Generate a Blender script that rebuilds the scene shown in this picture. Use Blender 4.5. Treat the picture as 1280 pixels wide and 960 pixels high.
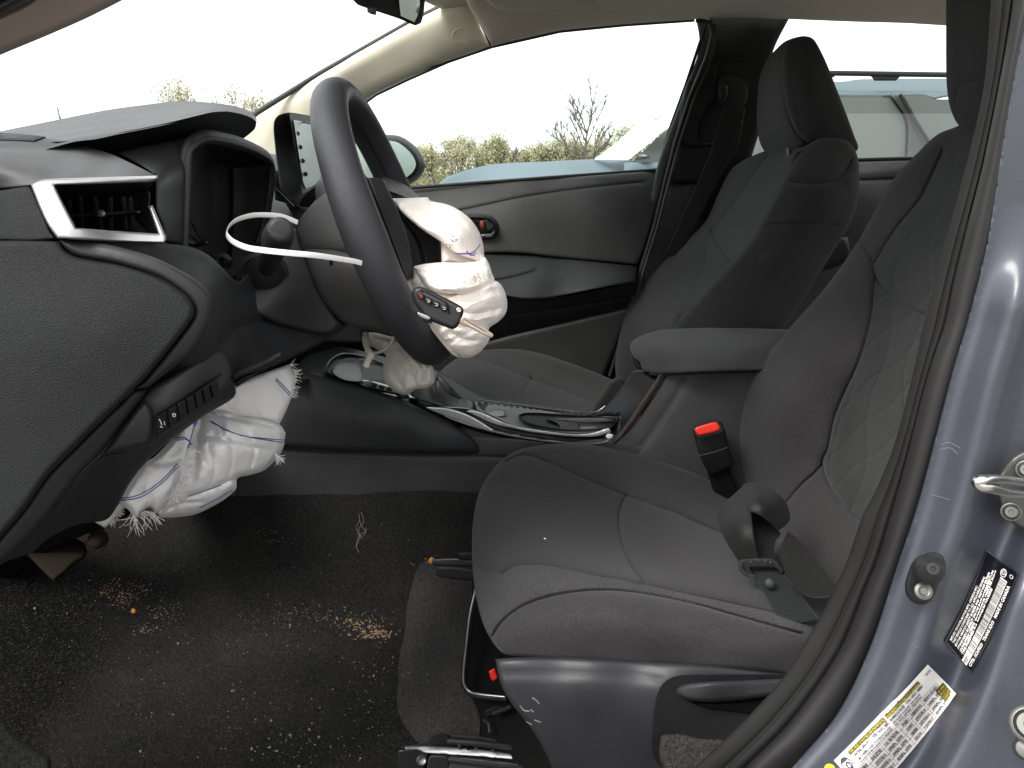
import bpy, bmesh, math, random
import numpy as np
from mathutils import Vector, noise as mnoise
from mathutils.bvhtree import BVHTree
from mathutils.geometry import delaunay_2d_cdt

random.seed(7)
rnd = random.random
for o in list(bpy.data.objects):
    bpy.data.objects.remove(o)
scene = bpy.context.scene
COL = scene.collection
PI = math.pi

# ------------------------------------------------------------------ camera, sky, sun, exposure
FPX = 950.0                       # focal length in pixels of the 1280 x 960 photograph
PITCH = math.radians(15.6)
EYE = Vector((0.0, 0.0, 1.10))
cam_data = bpy.data.cameras.new('camera')
cam = bpy.data.objects.new('camera', cam_data)
COL.objects.link(cam)
cam.location = EYE
cam.rotation_euler = (PI / 2 - PITCH, 0, 0)
cam_data.sensor_width = 36.0
cam_data.lens = FPX / 1280 * 36
cam_data.clip_start = 0.02
cam_data.clip_end = 3000
scene.camera = cam

SUN_EL, SUN_AZ = math.radians(48), math.radians(200)
world = bpy.data.worlds.new('World')
scene.world = world
world.use_nodes = True
wn = world.node_tree
wn.nodes.clear()
sky = wn.nodes.new('ShaderNodeTexSky')
sky.sky_type = 'NISHITA'
sky.sun_disc = False
sky.sun_elevation = SUN_EL
sky.sun_rotation = math.radians(200)
sky.air_density = 1.0
sky.dust_density = 6.0
sky.ozone_density = 1.0
hs = wn.nodes.new('ShaderNodeHueSaturation')
hs.inputs['Saturation'].default_value = 0.16
cl = wn.nodes.new('ShaderNodeMixRGB')
cl.blend_type = 'MIX'
cl.inputs[0].default_value = 0.6
cl.inputs[2].default_value = (13.5, 13.8, 14.0, 1)        # even cloud deck
bg = wn.nodes.new('ShaderNodeBackground')
bg.inputs['Strength'].default_value = 0.115
wo = wn.nodes.new('ShaderNodeOutputWorld')
wn.links.new(sky.outputs[0], hs.inputs['Color'])
wn.links.new(hs.outputs[0], cl.inputs[1])
wn.links.new(cl.outputs[0], bg.inputs['Color'])
wn.links.new(bg.outputs[0], wo.inputs['Surface'])
sun_d = bpy.data.lights.new('sun', 'SUN')
sun_d.energy = 2.2
sun_d.angle = math.radians(25)
sun_d.color = (1.0, 0.965, 0.91)
sun = bpy.data.objects.new('sun', sun_d)
COL.objects.link(sun)
# veiled sun ahead of the car, high over the windshield
sdir = Vector((-0.65, -0.55, 0.85)).normalized()
sun.rotation_euler = sdir.to_track_quat('Z', 'Y').to_euler()
sky.sun_elevation = math.asin(sdir.z)
sky.sun_rotation = math.atan2(sdir.x, sdir.y)

scene.view_settings.view_transform = 'Standard'
scene.view_settings.look = 'None'
scene.view_settings.exposure = 1.05
scene.view_settings.gamma = 1.0
scene.view_settings.use_curve_mapping = False
scene.render.engine = 'CYCLES'
scene.cycles.max_bounces = 8
scene.cycles.transparent_max_bounces = 12
scene.render.resolution_x = 1024
scene.render.resolution_y = 768

# ------------------------------------------------------------------ measuring helpers
CP, SP = math.cos(PITCH), math.sin(PITCH)

def ray(u, v):
    dx = (u - 640) / FPX
    dy = (480 - v) / FPX
    return Vector((dx, CP + dy * SP, -SP + dy * CP))

def P(u, v, Y):                   # the point of the car that lies at lateral distance Y
    d = ray(u, v)
    return EYE + d * (Y / d.y)

def Yz(u, v, z):                  # lateral distance of a surface of height z
    d = ray(u, v)
    return d.y * (z - EYE.z) / d.z

def P3(pts, Y=None):
    return [P(p[0], p[1], p[2] if len(p) > 2 else Y) for p in pts]

def catmull(pts, n=6, closed=False):
    pts = [Vector(p) for p in pts]
    m = len(pts)
    out = []
    rng = range(m if closed else m - 1)
    for i in rng:
        if closed:
            a, b, c, d = pts[(i - 1) % m], pts[i], pts[(i + 1) % m], pts[(i + 2) % m]
        else:
            a, b, c, d = pts[max(i - 1, 0)], pts[i], pts[i + 1], pts[min(i + 2, m - 1)]
        for k in range(n):
            t = k / n
            out.append(0.5 * ((2 * b) + (c - a) * t + (2 * a - 5 * b + 4 * c - d) * t * t
                              + (3 * b - a - 3 * c + d) * t ** 3))
    if not closed:
        out.append(pts[-1])
    return out

def smooth2(outline, closed=True, sp=5.0):
    """2D outline through points; a third value 1 marks a corner."""
    n = len(outline)
    pts = []
    segs = n if closed else n - 1
    for i in range(segs):
        b = outline[i]; c = outline[(i + 1) % n]
        a = outline[(i - 1) % n] if (closed or i > 0) else b
        d = outline[(i + 2) % n] if (closed or i < n - 2) else c
        B = Vector(b[:2]); C_ = Vector(c[:2])
        ln = (C_ - B).length
        A = Vector(a[:2]) if len(b) < 3 else B - (C_ - B) * 0.6
        D = Vector(d[:2]) if len(c) < 3 else C_ + (C_ - B) * 0.6
        ta = (C_ - A); tb = (D - B)
        # keep tangents no longer than this segment so outlines never loop
        if ta.length > 1e-6: ta = ta.normalized() * min(ta.length * 0.5, ln)
        if tb.length > 1e-6: tb = tb.normalized() * min(tb.length * 0.5, ln)
        k = max(1, int(round(ln / sp)))
        for j in range(k):
            t = j / k
            h1 = 2*t**3 - 3*t**2 + 1; h2 = t**3 - 2*t**2 + t
            h3 = -2*t**3 + 3*t**2; h4 = t**3 - t**2
            q = B * h1 + ta * h2 + C_ * h3 + tb * h4
            pts.append((q.x, q.y))
    if not closed:
        pts.append(tuple(outline[-1][:2]))
    return np.array(pts, float)

def segdist(Q, poly, closed=True):
    A = poly; B = np.roll(poly, -1, axis=0)
    if not closed:
        A = A[:-1]; B = B[:-1]
    best = np.full(len(Q), 1e9)
    for a, b in zip(A, B):
        ab = b - a
        L = ab @ ab
        if L < 1e-12: continue
        t = np.clip(((Q - a) @ ab) / L, 0, 1)
        d = np.hypot(Q[:, 0] - a[0] - t * ab[0], Q[:, 1] - a[1] - t * ab[1])
        best = np.minimum(best, d)
    return best

def inside(Q, poly):
    x, y = Q[:, 0], Q[:, 1]
    r = np.zeros(len(Q), bool)
    n = len(poly)
    j = n - 1
    for i in range(n):
        xi, yi = poly[i]; xj, yj = poly[j]
        if yi != yj:
            c = ((yi > y) != (yj > y)) & (x < (xj - xi) * (y - yi) / (yj - yi) + xi)
            r ^= c
        j = i
    return r

def tps(ctrl, lam=0.03):
    """smooth depth through measured points (u, v, Y) or (u, v, 0, z)"""
    if isinstance(ctrl, (int, float)):
        return lambda Q: np.full(len(Q), float(ctrl))
    pts = []
    for c in ctrl:
        Y = c[2] if len(c) == 3 else Yz(c[0], c[1], c[3])
        pts.append((c[0] / 100, c[1] / 100, Y))
    A = np.array(pts)
    n = len(A)
    if n < 3:
        m = A[:, 2].mean()
        return lambda Q: np.full(len(Q), m)
    def U(r2):
        return np.where(r2 > 1e-12, r2 * np.log(np.maximum(r2, 1e-12)) * 0.5, 0)
    K = U((A[:, None, 0] - A[None, :, 0]) ** 2 + (A[:, None, 1] - A[None, :, 1]) ** 2) + np.eye(n) * lam
    Pm = np.c_[np.ones(n), A[:, :2]]
    M = np.zeros((n + 3, n + 3))
    M[:n, :n] = K; M[:n, n:] = Pm; M[n:, :n] = Pm.T
    w = np.linalg.lstsq(M, np.r_[A[:, 2], 0, 0, 0], rcond=None)[0]
    lo, hi = A[:, 2].min() - .12, A[:, 2].max() + .12
    def f(Q):
        q = Q / 100
        k = U((q[:, None, 0] - A[None, :, 0]) ** 2 + (q[:, None, 1] - A[None, :, 1]) ** 2)
        return np.clip(k @ w[:n] + w[n] + q @ w[n + 1:], lo, hi)
    return f

def soft(f, Q, sigma):
    """measured depth, blurred so the few measured points leave no dents"""
    if sigma <= 0: return f(Q)
    st = max(2.0, sigma / 2.5)
    k = int(math.ceil(3 * sigma / st))
    x0, y0 = Q.min(0) - (k + 2) * st
    nx = int((Q[:, 0].max() - x0) / st) + k + 4
    ny = int((Q[:, 1].max() - y0) / st) + k + 4
    X, Yg = np.meshgrid(x0 + np.arange(nx) * st, y0 + np.arange(ny) * st)
    Z = f(np.c_[X.ravel(), Yg.ravel()]).reshape(ny, nx)
    w = np.exp(-.5 * (np.arange(-k, k + 1) * st / sigma) ** 2); w /= w.sum()
    Zp = np.pad(Z, k, mode='edge')
    Zp = sum(w[a] * Zp[a:a + ny, :] for a in range(2 * k + 1))
    Z = sum(w[a] * Zp[:, a:a + nx] for a in range(2 * k + 1))
    gx = (Q[:, 0] - x0) / st; gy = (Q[:, 1] - y0) / st
    ix = gx.astype(int); iy = gy.astype(int); fx = gx - ix; fy = gy - iy
    return (Z[iy, ix] * (1-fx) * (1-fy) + Z[iy, ix+1] * fx * (1-fy) + Z[iy+1, ix] * (1-fx) * fy + Z[iy+1, ix+1] * fx * fy)

def link(name, me, mats=(), parent=None, smooth=True, angle=50):
    o = bpy.data.objects.new(name, me)
    COL.objects.link(o)
    if not isinstance(mats, (list, tuple)):
        mats = [mats]
    for m in mats:
        me.materials.append(m)
    if smooth:
        me.polygons.foreach_set('use_smooth', [True] * len(me.polygons))
        try: me.set_sharp_from_angle(angle=math.radians(angle))
        except Exception: pass
    if parent:
        o.parent = parent
        o.matrix_parent_inverse = parent.matrix_world.inverted()
    return o

def thing(name, label, cat, loc=(0, 0, 0), group=None):
    o = bpy.data.objects.new(name, None)
    COL.objects.link(o)
    o.location = loc
    o.empty_display_size = 0.05
    o['label'] = label
    o['category'] = cat
    if group: o['group'] = group
    bpy.context.view_layer.update()
    return o

def tag(o, label=None, cat=None, group=None, kind=None):
    if label: o['label'] = label
    if cat: o['category'] = cat
    if group: o['group'] = group
    if kind: o['kind'] = kind
    return o

def relief(name, outline, ctrl, mat, parent=None, r=6, h=0.006, thick=0.02, sp=6.0,
           seams=(), fun=None, zones=(), dome=0.0, angle=50, lam=0.03, sm=9):
    """A solid shell: measured outline, measured depth, rounded rim, carved seams.
    seams: list of (polyline, width_px, depth, wide_px, wide_depth)."""
    B = smooth2(outline, True, sp)
    # drop near-duplicates
    keep = [0]
    for i in range(1, len(B)):
        if np.hypot(*(B[i] - B[keep[-1]])) > sp * 0.25: keep.append(i)
    if np.hypot(*(B[keep[-1]] - B[0])) < sp * 0.25: keep.pop()
    B = B[keep]
    area = 0.5 * np.sum(B[:, 0] * np.roll(B[:, 1], -1) - np.roll(B[:, 0], -1) * B[:, 1])
    if area < 0: B = B[::-1].copy()
    nB = len(B)
    T = np.roll(B, -1, 0) - np.roll(B, 1, 0)
    T /= np.maximum(np.hypot(T[:, 0], T[:, 1])[:, None], 1e-9)
    N = np.c_[-T[:, 1], T[:, 0]]
    sl = [(smooth2(s[0], False, min(sp, 3.5)),) + tuple(s[1:]) for s in seams]
    extra = []
    rings = [r * .1, r * .32, r * .65, r] if h else []
    for off in rings:
        extra.append((B + N * off, off * .85))
    cand = []
    lo = B.min(0); hi = B.max(0)
    g = []
    j = 0
    y = lo[1]
    while y < hi[1]:
        xs = np.arange(lo[0] + (sp * .5 if j % 2 else 0), hi[0], sp)
        g.append(np.c_[xs, np.full(len(xs), y)])
        y += sp * .87; j += 1
    G = np.concatenate(g) if g else np.zeros((0, 2))
    G = G[inside(G, B)]
    dG = segdist(G, B)
    G = G[dG > (r * 1.15 if h else sp * .5)]
    sp_pts = []
    for s in sl:
        S, w = s[0], s[1]
        if len(G): G = G[segdist(G, S, False) > w * 2.6]
        t = np.gradient(S, axis=0)
        t /= np.maximum(np.hypot(t[:, 0], t[:, 1])[:, None], 1e-9)
        n_ = np.c_[-t[:, 1], t[:, 0]]
        for k in (-2.2, -1, 0, 1, 2.2):
            sp_pts.append(S + n_ * w * k)
    allp = [G]
    for E, m in extra:
        E = E[inside(E, B)]
        if len(E):
            E = E[segdist(E, B) > m]
        if len(E): allp.append(E)
    if sp_pts:
        S = np.concatenate(sp_pts)
        S = S[inside(S, B)]
        if len(S): S = S[segdist(S, B) > 1.0]
        if len(S): allp.append(S)
    I = np.concatenate(allp)
    V = [Vector(p) for p in B] + [Vector(p) for p in I]
    E = [(i, (i + 1) % nB) for i in range(nB)]
    rv, re, rf, ov, oe, of = delaunay_2d_cdt(V, [], [list(range(nB))], 1, 1e-4)
    Q = np.array([(p.x, p.y) for p in rv])
    d = segdist(Q, B)
    Y = soft(tps(ctrl, lam), Q, sm)
    Y0 = Y.copy()
    if h:
        x = np.clip(d / r, 0, 1)
        Y = Y + h * (1 - np.sqrt(np.maximum(0, 1 - (1 - x) ** 2)))
    if dome:
        dm = d.max()
        x = np.clip(d / dm, 0, 1)
        Y = Y - dome * (1 - (1 - x) ** 2)
    for s in sl:
        ds = segdist(Q, s[0], False)
        Y = Y + s[2] * np.exp(-(ds / s[1]) ** 2)
        if len(s) > 3:
            Y = Y + s[4] * np.exp(-(ds / s[3]) ** 2)
    if fun is not None:
        Y = Y + fun(Q, d)
    n = len(Q)
    front = [P(q[0], q[1], yy) for q, yy in zip(Q, Y)]
    Yb = Y0 + thick
    if h: Yb = np.maximum(Yb, Y + thick * .4)
    back = [P(q[0], q[1], yy) for q, yy in zip(Q, Yb)]
    # front faces must look at the camera
    faces = []
    cnt = {}
    for f in rf:
        if len(f) < 3: continue
        a, b, c = (Q[f[0]], Q[f[1]], Q[f[2]])
        s = (b[0]-a[0]) * (c[1]-a[1]) - (b[1]-a[1]) * (c[0]-a[0])
        f = list(f)
        if s > 0: f.reverse()
        faces.append(f)
        for i in range(len(f)):
            cnt[(f[i], f[(i+1) % len(f)])] = 1
    nf = len(faces)
    bk = [[i + n for i in reversed(f)] for f in faces]
    rim = []
    for (i, j) in cnt:
        if (j, i) not in cnt:
            rim.append([j, i, i + n, j + n])
    me = bpy.data.meshes.new(name)
    me.from_pydata(front + back, [], faces + bk + rim)
    me.update()
    mats = mat if isinstance(mat, (list, tuple)) else [mat]
    if zones:
        cen = np.array([Q[f].mean(0) for f in faces])
        idx = np.zeros(len(me.polygons), int)
        for poly, mi in zones:
            zi = inside(cen, smooth2(poly, True, 4))
            idx[:nf][zi] = mi
        me.polygons.foreach_set('material_index', idx.tolist())
    return link(name, me, mats, parent, True, angle)

def grid_mesh(name, G, mat, parent=None, close_u=False, close_v=False, caps=False, smooth=True, angle=50):
    nr, nc = len(G), len(G[0])
    V = [p for row in G for p in row]
    F = []
    for i in range(nr if close_u else nr - 1):
        for j in range(nc if close_v else nc - 1):
            a = i * nc + j; b = i * nc + (j + 1) % nc
            c = ((i + 1) % nr) * nc + (j + 1) % nc; d = ((i + 1) % nr) * nc + j
            F.append((a, b, c, d))
    if caps:
        F.append(tuple(range(nc))[::-1])
        F.append(tuple((nr - 1) * nc + j for j in range(nc)))
    me = bpy.data.meshes.new(name)
    me.from_pydata([tuple(v) for v in V], [], F)
    me.update()
    bm = bmesh.new(); bm.from_mesh(me)
    bmesh.ops.recalc_face_normals(bm, faces=bm.faces)
    bm.to_mesh(me); bm.free()
    return link(name, me, mat, parent, smooth, angle)

def frames(path, closed=False, up=None):
    n = len(path)
    T = []
    for i in range(n):
        a = path[(i - 1) % n] if (closed or i > 0) else path[i]
        b = path[(i + 1) % n] if (closed or i < n - 1) else path[i]
        t = (b - a)
        T.append(t.normalized() if t.length > 1e-9 else Vector((1, 0, 0)))
    ref = Vector(up) if up is not None else (Vector((0, 0, 1)) if abs(T[0].z) < .9 else Vector((1, 0, 0)))
    out = []
    a = (ref - T[0] * ref.dot(T[0])).normalized()
    for t in T:
        if up is not None: a = Vector(up)
        a = a - t * a.dot(t)
        a = a.normalized() if a.length > 1e-6 else t.orthogonal().normalized()
        out.append((t, a, t.cross(a)))
    return out

def tube(name, path, rad, mat, parent=None, n=10, closed=False, ry=None, up=None, caps=True, square=False):
    """round or oval tube along points; rad may be a list"""
    fr = frames(path, closed, up)
    G = []
    for i, (p, (t, a, b)) in enumerate(zip(path, fr)):
        r0 = rad[i] if isinstance(rad, (list, tuple)) else rad
        r1 = (ry[i] if isinstance(ry, (list, tuple)) else ry) if ry is not None else r0
        row = []
        for k in range(n):
            th = 2 * PI * k / n
            c, s = math.cos(th), math.sin(th)
            if square:
                e = .35
                c = math.copysign(abs(c) ** e, c); s = math.copysign(abs(s) ** e, s)
            row.append(p + a * (r1 * c) + b * (r0 * s))
        G.append(row)
    return grid_mesh(name, G, mat, parent, close_u=closed, close_v=True, caps=(caps and not closed))

def box_between(name, corners8, mat, parent=None, bevel=0.0):
    me = bpy.data.meshes.new(name)
    me.from_pydata([tuple(c) for c in corners8], [],
                   [(0, 1, 2, 3), (7, 6, 5, 4), (0, 4, 5, 1), (1, 5, 6, 2), (2, 6, 7, 3), (3, 7, 4, 0)])
    bm = bmesh.new(); bm.from_mesh(me)
    bmesh.ops.recalc_face_normals(bm, faces=bm.faces)
    if bevel:
        bmesh.ops.bevel(bm, geom=bm.edges[:], offset=bevel, segments=2, affect='EDGES', profile=.6)
    bm.to_mesh(me); bm.free()
    return link(name, me, mat, parent)

def box(name, lo, hi, mat, parent=None, bevel=0.0):
    x0, y0, z0 = lo; x1, y1, z1 = hi
    return box_between(name, [(x0, y0, z0), (x1, y0, z0), (x1, y1, z0), (x0, y1, z0),
                              (x0, y0, z1), (x1, y0, z1), (x1, y1, z1), (x0, y1, z1)], mat, parent, bevel)

def disc_stack(name, c, axis, prof, mat, parent=None, n=24, sx=1.0, up=None):
    """lathe: prof = [(distance along axis, radius)]"""
    ax = Vector(axis).normalized()
    a = ax.orthogonal().normalized() if up is None else (Vector(up) - ax * ax.dot(Vector(up))).normalized()
    b = ax.cross(a)
    G = []
    for d, r_ in prof:
        G.append([c + ax * d + a * (r_ * math.cos(2*PI*k/n)) + b * (r_ * sx * math.sin(2*PI*k/n)) for k in range(n)])
    return grid_mesh(name, G, mat, parent, close_v=True, caps=True, angle=40)

def bvh(*objs):
    V = []; F = []
    for o in objs:
        b = len(V)
        V += [o.matrix_world @ v.co for v in o.data.vertices]
        F += [tuple(i + b for i in p.vertices) for p in o.data.polygons]
    return BVHTree.FromPolygons(V, F)

def onto(tree, u, v, lift=0.0, default=None):
    d = ray(u, v).normalized()
    loc, nrm, idx, dist = tree.ray_cast(EYE, d)
    if loc is None:
        return (P(u, v, default), Vector((0, -1, 0))) if default else (None, None)
    if nrm.dot(d) > 0: nrm = -nrm
    return loc + nrm * lift, nrm

def drape(name, tree, px, rad, mat, parent=None, lift=0.0, sp=4, default=None, flat=None, n=6):
    pts = []
    for u, v in smooth2(px, False, sp):
        q, _ = onto(tree, u, v, lift, default)
        if q is not None: pts.append(q)
    if len(pts) < 2: return None
    return tube(name, pts, rad, mat, parent, n=n, ry=flat)

def stitches(name, tree, lines, mat, parent, ln=5.0, gap=3.0, rad=0.0005, lift=0.0006):
    """one mesh of short thread stitches lying along seams"""
    V = []; F = []
    for px in lines:
        S = smooth2(px, False, 1.0)
        L = np.r_[0, np.cumsum(np.hypot(*(np.diff(S, axis=0).T)))]
        s = 0.0
        while s + ln < L[-1]:
            p = [np.interp(s, L, S[:, 0]), np.interp(s, L, S[:, 1])]
            q = [np.interp(s + ln, L, S[:, 0]), np.interp(s + ln, L, S[:, 1])]
            a, na = onto(tree, *p, lift); b, nb = onto(tree, *q, lift)
            s += ln + gap
            if a is None or b is None or (a - b).length > .03: continue
            t = (b - a).normalized()
            s1 = t.cross(na).normalized() * rad
            s2 = na * rad
            m = (a + b) / 2 + na * rad * .8
            base = len(V)
            V += [a, m + s1, m - s1, m + s2, b]
            F += [(base, base+1, base+3), (base, base+3, base+2), (base+4, base+3, base+1), (base+4, base+2, base+3)]
    me = bpy.data.meshes.new(name)
    me.from_pydata([tuple(v) for v in V], [], F)
    me.update()
    return tag(link(name, me, mat, parent, False), kind='stuff')

def seam_threads(tree, lines, mat, parent, rad=.0008):
    for L_ in lines:
        drape('seam', tree, L_, rad, mat, parent, lift=-rad * .35, sp=3, n=5)

# ------------------------------------------------------------------ materials
def mat_base(name, col, rough=.6, metal=0.0, spec=.5):
    m = bpy.data.materials.new(name)
    m.use_nodes = True
    b = m.node_tree.nodes['Principled BSDF']
    b.inputs['Base Color'].default_value = (*col, 1)
    b.inputs['Roughness'].default_value = rough
    b.inputs['Metallic'].default_value = metal
    b.inputs['Specular IOR Level'].default_value = spec
    return m, m.node_tree, b

def coords(nt, scale=1.0, kind='Object'):
    tc = nt.nodes.new('ShaderNodeTexCoord')
    mp = nt.nodes.new('ShaderNodeMapping')
    mp.inputs['Scale'].default_value = (scale,) * 3 if isinstance(scale, (int, float)) else scale
    nt.links.new(tc.outputs[kind], mp.inputs[0])
    return mp.outputs[0]

def ntex(nt, vec, scale, detail=3, rough=.55):
    t = nt.nodes.new('ShaderNodeTexNoise')
    t.inputs['Scale'].default_value = scale
    t.inputs['Detail'].default_value = detail
    t.inputs['Roughness'].default_value = rough
    nt.links.new(vec, t.inputs['Vector'])
    return t.outputs['Fac']

def ramp(nt, src, a, b, lo=.3, hi=.7):
    r = nt.nodes.new('ShaderNodeValToRGB')
    r.color_ramp.elements[0].position = lo; r.color_ramp.elements[0].color = (*a, 1)
    r.color_ramp.elements[1].position = hi; r.color_ramp.elements[1].color = (*b, 1)
    nt.links.new(src, r.inputs[0])
    return r.outputs[0]

def bump(nt, src, b, dist=.001, strength=.5, prev=None):
    n = nt.nodes.new('ShaderNodeBump')
    n.inputs['Distance'].default_value = dist
    n.inputs['Strength'].default_value = strength
    nt.links.new(src, n.inputs['Height'])
    if prev is not None: nt.links.new(prev, n.inputs['Normal'])
    nt.links.new(n.outputs[0], b.inputs['Normal'])
    return n.outputs[0]

def mixv(nt, src, a, b):
    m = nt.nodes.new('ShaderNodeMapRange')
    m.inputs['To Min'].default_value = a; m.inputs['To Max'].default_value = b
    nt.links.new(src, m.inputs[0])
    return m.outputs[0]

def plastic(name, col, rough=.55, grain=700, depth=.00025, strength=.6, dust=.25, spec=.3):
    m, nt, b = mat_base(name, col, rough, spec=spec)
    vec = coords(nt)
    vo = nt.nodes.new('ShaderNodeTexVoronoi')
    vo.feature = 'F1'; vo.inputs['Scale'].default_value = grain
    nt.links.new(vec, vo.inputs['Vector'])
    n1 = bump(nt, vo.outputs['Distance'], b, depth, strength)
    big = ntex(nt, vec, 14, 4, .6)
    c2 = tuple(min(1, c * (1 + dust)) + .004 * dust for c in col)
    nt.links.new(ramp(nt, big, tuple(c * .93 for c in col), c2, .35, .75), b.inputs['Base Color'])
    fine = ntex(nt, vec, 90, 5, .7)
    nt.links.new(mixv(nt, fine, rough - .1, rough + .12), b.inputs['Roughness'])
    return m

def fabric(name, col, scale=420, depth=.0006, strength=.7, rough=.95, sheen=.35):
    m, nt, b = mat_base(name, col, rough, spec=.2)
    vec = coords(nt)
    vo = nt.nodes.new('ShaderNodeTexVoronoi')
    vo.feature = 'F1'; vo.inputs['Scale'].default_value = scale
    vo.inputs['Randomness'].default_value = .35
    nt.links.new(vec, vo.inputs['Vector'])
    fine = ntex(nt, vec, scale * 2.2, 3, .6)
    ad = nt.nodes.new('ShaderNodeMath'); ad.operation = 'ADD'
    nt.links.new(vo.outputs['Distance'], ad.inputs[0]); nt.links.new(fine, ad.inputs[1])
    bump(nt, ad.outputs[0], b, depth, strength)
    mott = ntex(nt, vec, scale * .8, 4, .75)
    nt.links.new(ramp(nt, mott, tuple(c * .72 for c in col), tuple(c * 1.3 for c in col), .32, .68), b.inputs['Base Color'])
    b.inputs['Sheen Weight'].default_value = sheen
    b.inputs['Sheen Roughness'].default_value = .5
    b.inputs['Sheen Tint'].default_value = (.8, .8, .85, 1)
    return m

def carpet(name, a, bcol, scale=260):
    m, nt, b = mat_base(name, a, 1.0, spec=.05)
    vec = coords(nt)
    f = ntex(nt, vec, scale, 6, .8)
    big = ntex(nt, vec, 7, 4, .6)
    c1 = ramp(nt, f, a, bcol, .38, .72)
    mx = nt.nodes.new('ShaderNodeMixRGB'); mx.blend_type = 'MULTIPLY'; mx.inputs[0].default_value = .8
    nt.links.new(c1, mx.inputs[1])
    nt.links.new(ramp(nt, big, (.65, .65, .66), (1.25, 1.18, 1.08), .35, .7), mx.inputs[2])
    nt.links.new(mx.outputs[0], b.inputs['Base Color'])
    bump(nt, f, b, .003, 1.0)
    return m

def simple(name, col, rough=.5, metal=0., spec=.5, coat=0.):
    m, nt, b = mat_base(name, col, rough, metal, spec)
    if coat:
        b.inputs['Coat Weight'].default_value = coat
        b.inputs['Coat Roughness'].default_value = .06
    vec = coords(nt)
    n = ntex(nt, vec, 60, 4, .6)
    nt.links.new(mixv(nt, n, max(.02, rough * .75), min(1, rough * 1.3)), b.inputs['Roughness'])
    return m

def cloth(name, col, rough=.75):
    m, nt, b = mat_base(name, col, rough, spec=.3)
    vec = coords(nt)
    w = ntex(nt, vec, 35, 6, .65)
    n1 = bump(nt, w, b, .004, .5)
    w2 = nt.nodes.new('ShaderNodeTexWave'); w2.inputs['Scale'].default_value = 500
    nt.links.new(vec, w2.inputs['Vector'])
    bump(nt, w2.outputs['Fac'], b, .0003, .35, n1)
    nt.links.new(ramp(nt, ntex(nt, vec, 9, 5, .6), tuple(c * .86 for c in col), col, .3, .6), b.inputs['Base Color'])
    b.inputs['Subsurface Weight'].default_value = .12
    b.inputs['Subsurface Radius'].default_value = (.01, .008, .006)
    return m

def glass(name, tint=(.93, .97, .95), refl=.10, alpha_rough=.0):
    m = bpy.data.materials.new(name); m.use_nodes = True
    nt = m.node_tree; nt.nodes.clear()
    out = nt.nodes.new('ShaderNodeOutputMaterial')
    tr = nt.nodes.new('ShaderNodeBsdfTransparent'); tr.inputs[0].default_value = (*tint, 1)
    gl = nt.nodes.new('ShaderNodeBsdfGlossy'); gl.inputs['Roughness'].default_value = .02
    mx = nt.nodes.new('ShaderNodeMixShader')
    lw = nt.nodes.new('ShaderNodeLayerWeight'); lw.inputs[0].default_value = .5
    pw = nt.nodes.new('ShaderNodeMath'); pw.operation = 'POWER'; pw.inputs[1].default_value = 4.0
    fr = nt.nodes.new('ShaderNodeMapRange'); fr.inputs['To Min'].default_value = .035; fr.inputs['To Max'].default_value = refl + .2
    nt.links.new(lw.outputs['Facing'], pw.inputs[0]); nt.links.new(pw.outputs[0], fr.inputs[0])
    nt.links.new(fr.outputs[0], mx.inputs[0])
    nt.links.new(tr.outputs[0], mx.inputs[1]); nt.links.new(gl.outputs[0], mx.inputs[2])
    nt.links.new(mx.outputs[0], out.inputs[0])
    return m

M = {}
M['dash'] = plastic('dash_grained_plastic', (.0135, .0138, .0150), .54, 900, .0003, .5)
M['dash_soft'] = plastic('dash_soft_top', (.033, .032, .0325), .6, 1100, .0003, .5)
M['side_cover'] = plastic('coarse_grained_cover', (.0125, .0130, .0138), .62, 1150, .0006, .9, spec=.14)
M['smooth'] = plastic('smooth_dark_plastic', (.019, .0183, .0198), .48, 1600, .0002, .3)
M['black'] = plastic('black_plastic', (.010, .010, .011), .45, 900, .0003, .4, dust=.4)
M['gloss'] = simple('piano_black', (.006, .006, .007), .07, spec=.6, coat=.8)
M['silver'] = simple('satin_silver_trim', (.36, .345, .355), .36, .8)
M['chrome'] = simple('worn_zinc', (.62, .60, .57), .22, 1.0)
M['steel'] = simple('grey_steel', (.16, .16, .165), .38, .9)
M['seat'] = fabric('charcoal_seat_fabric', (.0255, .0240, .0247), sheen=.08)
M['seat_mesh'] = fabric('ribbed_seat_fabric', (.0290, .0273, .0282), 300, .0018, 1.0, sheen=.10)
M['seat_dark'] = fabric('dark_seat_fabric', (.020, .0202, .0205), 500, .0005, .6, sheen=.06)
M['quilt'] = fabric('quilted_seat_fabric', (.0150, .0158, .0152), 380, .0008, .8, sheen=.10)
M['arm'] = fabric('armrest_fabric', (.0245, .0232, .0240), 650, .0004, .5, sheen=.10)
M['shield'] = plastic('seat_shield_plastic', (.025, .0245, .0275), .40, 1200, .0003, .45)
M['key_metal'] = simple('worn_key_blade', (.36, .30, .25), .42, .8)
M['riser'] = simple('black_riser', (.005, .005, .006), .16, spec=.12)
M['thread'] = simple('grey_thread', (.085, .088, .085), .8)
M['beige'] = plastic('beige_trim', (.66, .61, .49), .62, 1500, .0002, .3, dust=.04)
M['roof'] = fabric('headliner_fabric', (.60, .545, .46), 700, .0004, .5, sheen=.15)
M['rubber'] = plastic('seal_rubber', (.014, .0133, .0137), .48, 1500, .0002, .3, spec=.28)
M['rubber_edge'] = plastic('seal_velour', (.0115, .0113, .0112), .68, 1800, .0003, .4, spec=.15)
M['wheel'] = plastic('wheel_urethane', (.024, .024, .0275), .44, 1500, .0004, .6)
M['airbag'] = cloth('airbag_nylon', (.93, .85, .79))
M['airbag_grey'] = cloth('airbag_back_nylon', (.50, .47, .42))
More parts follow.
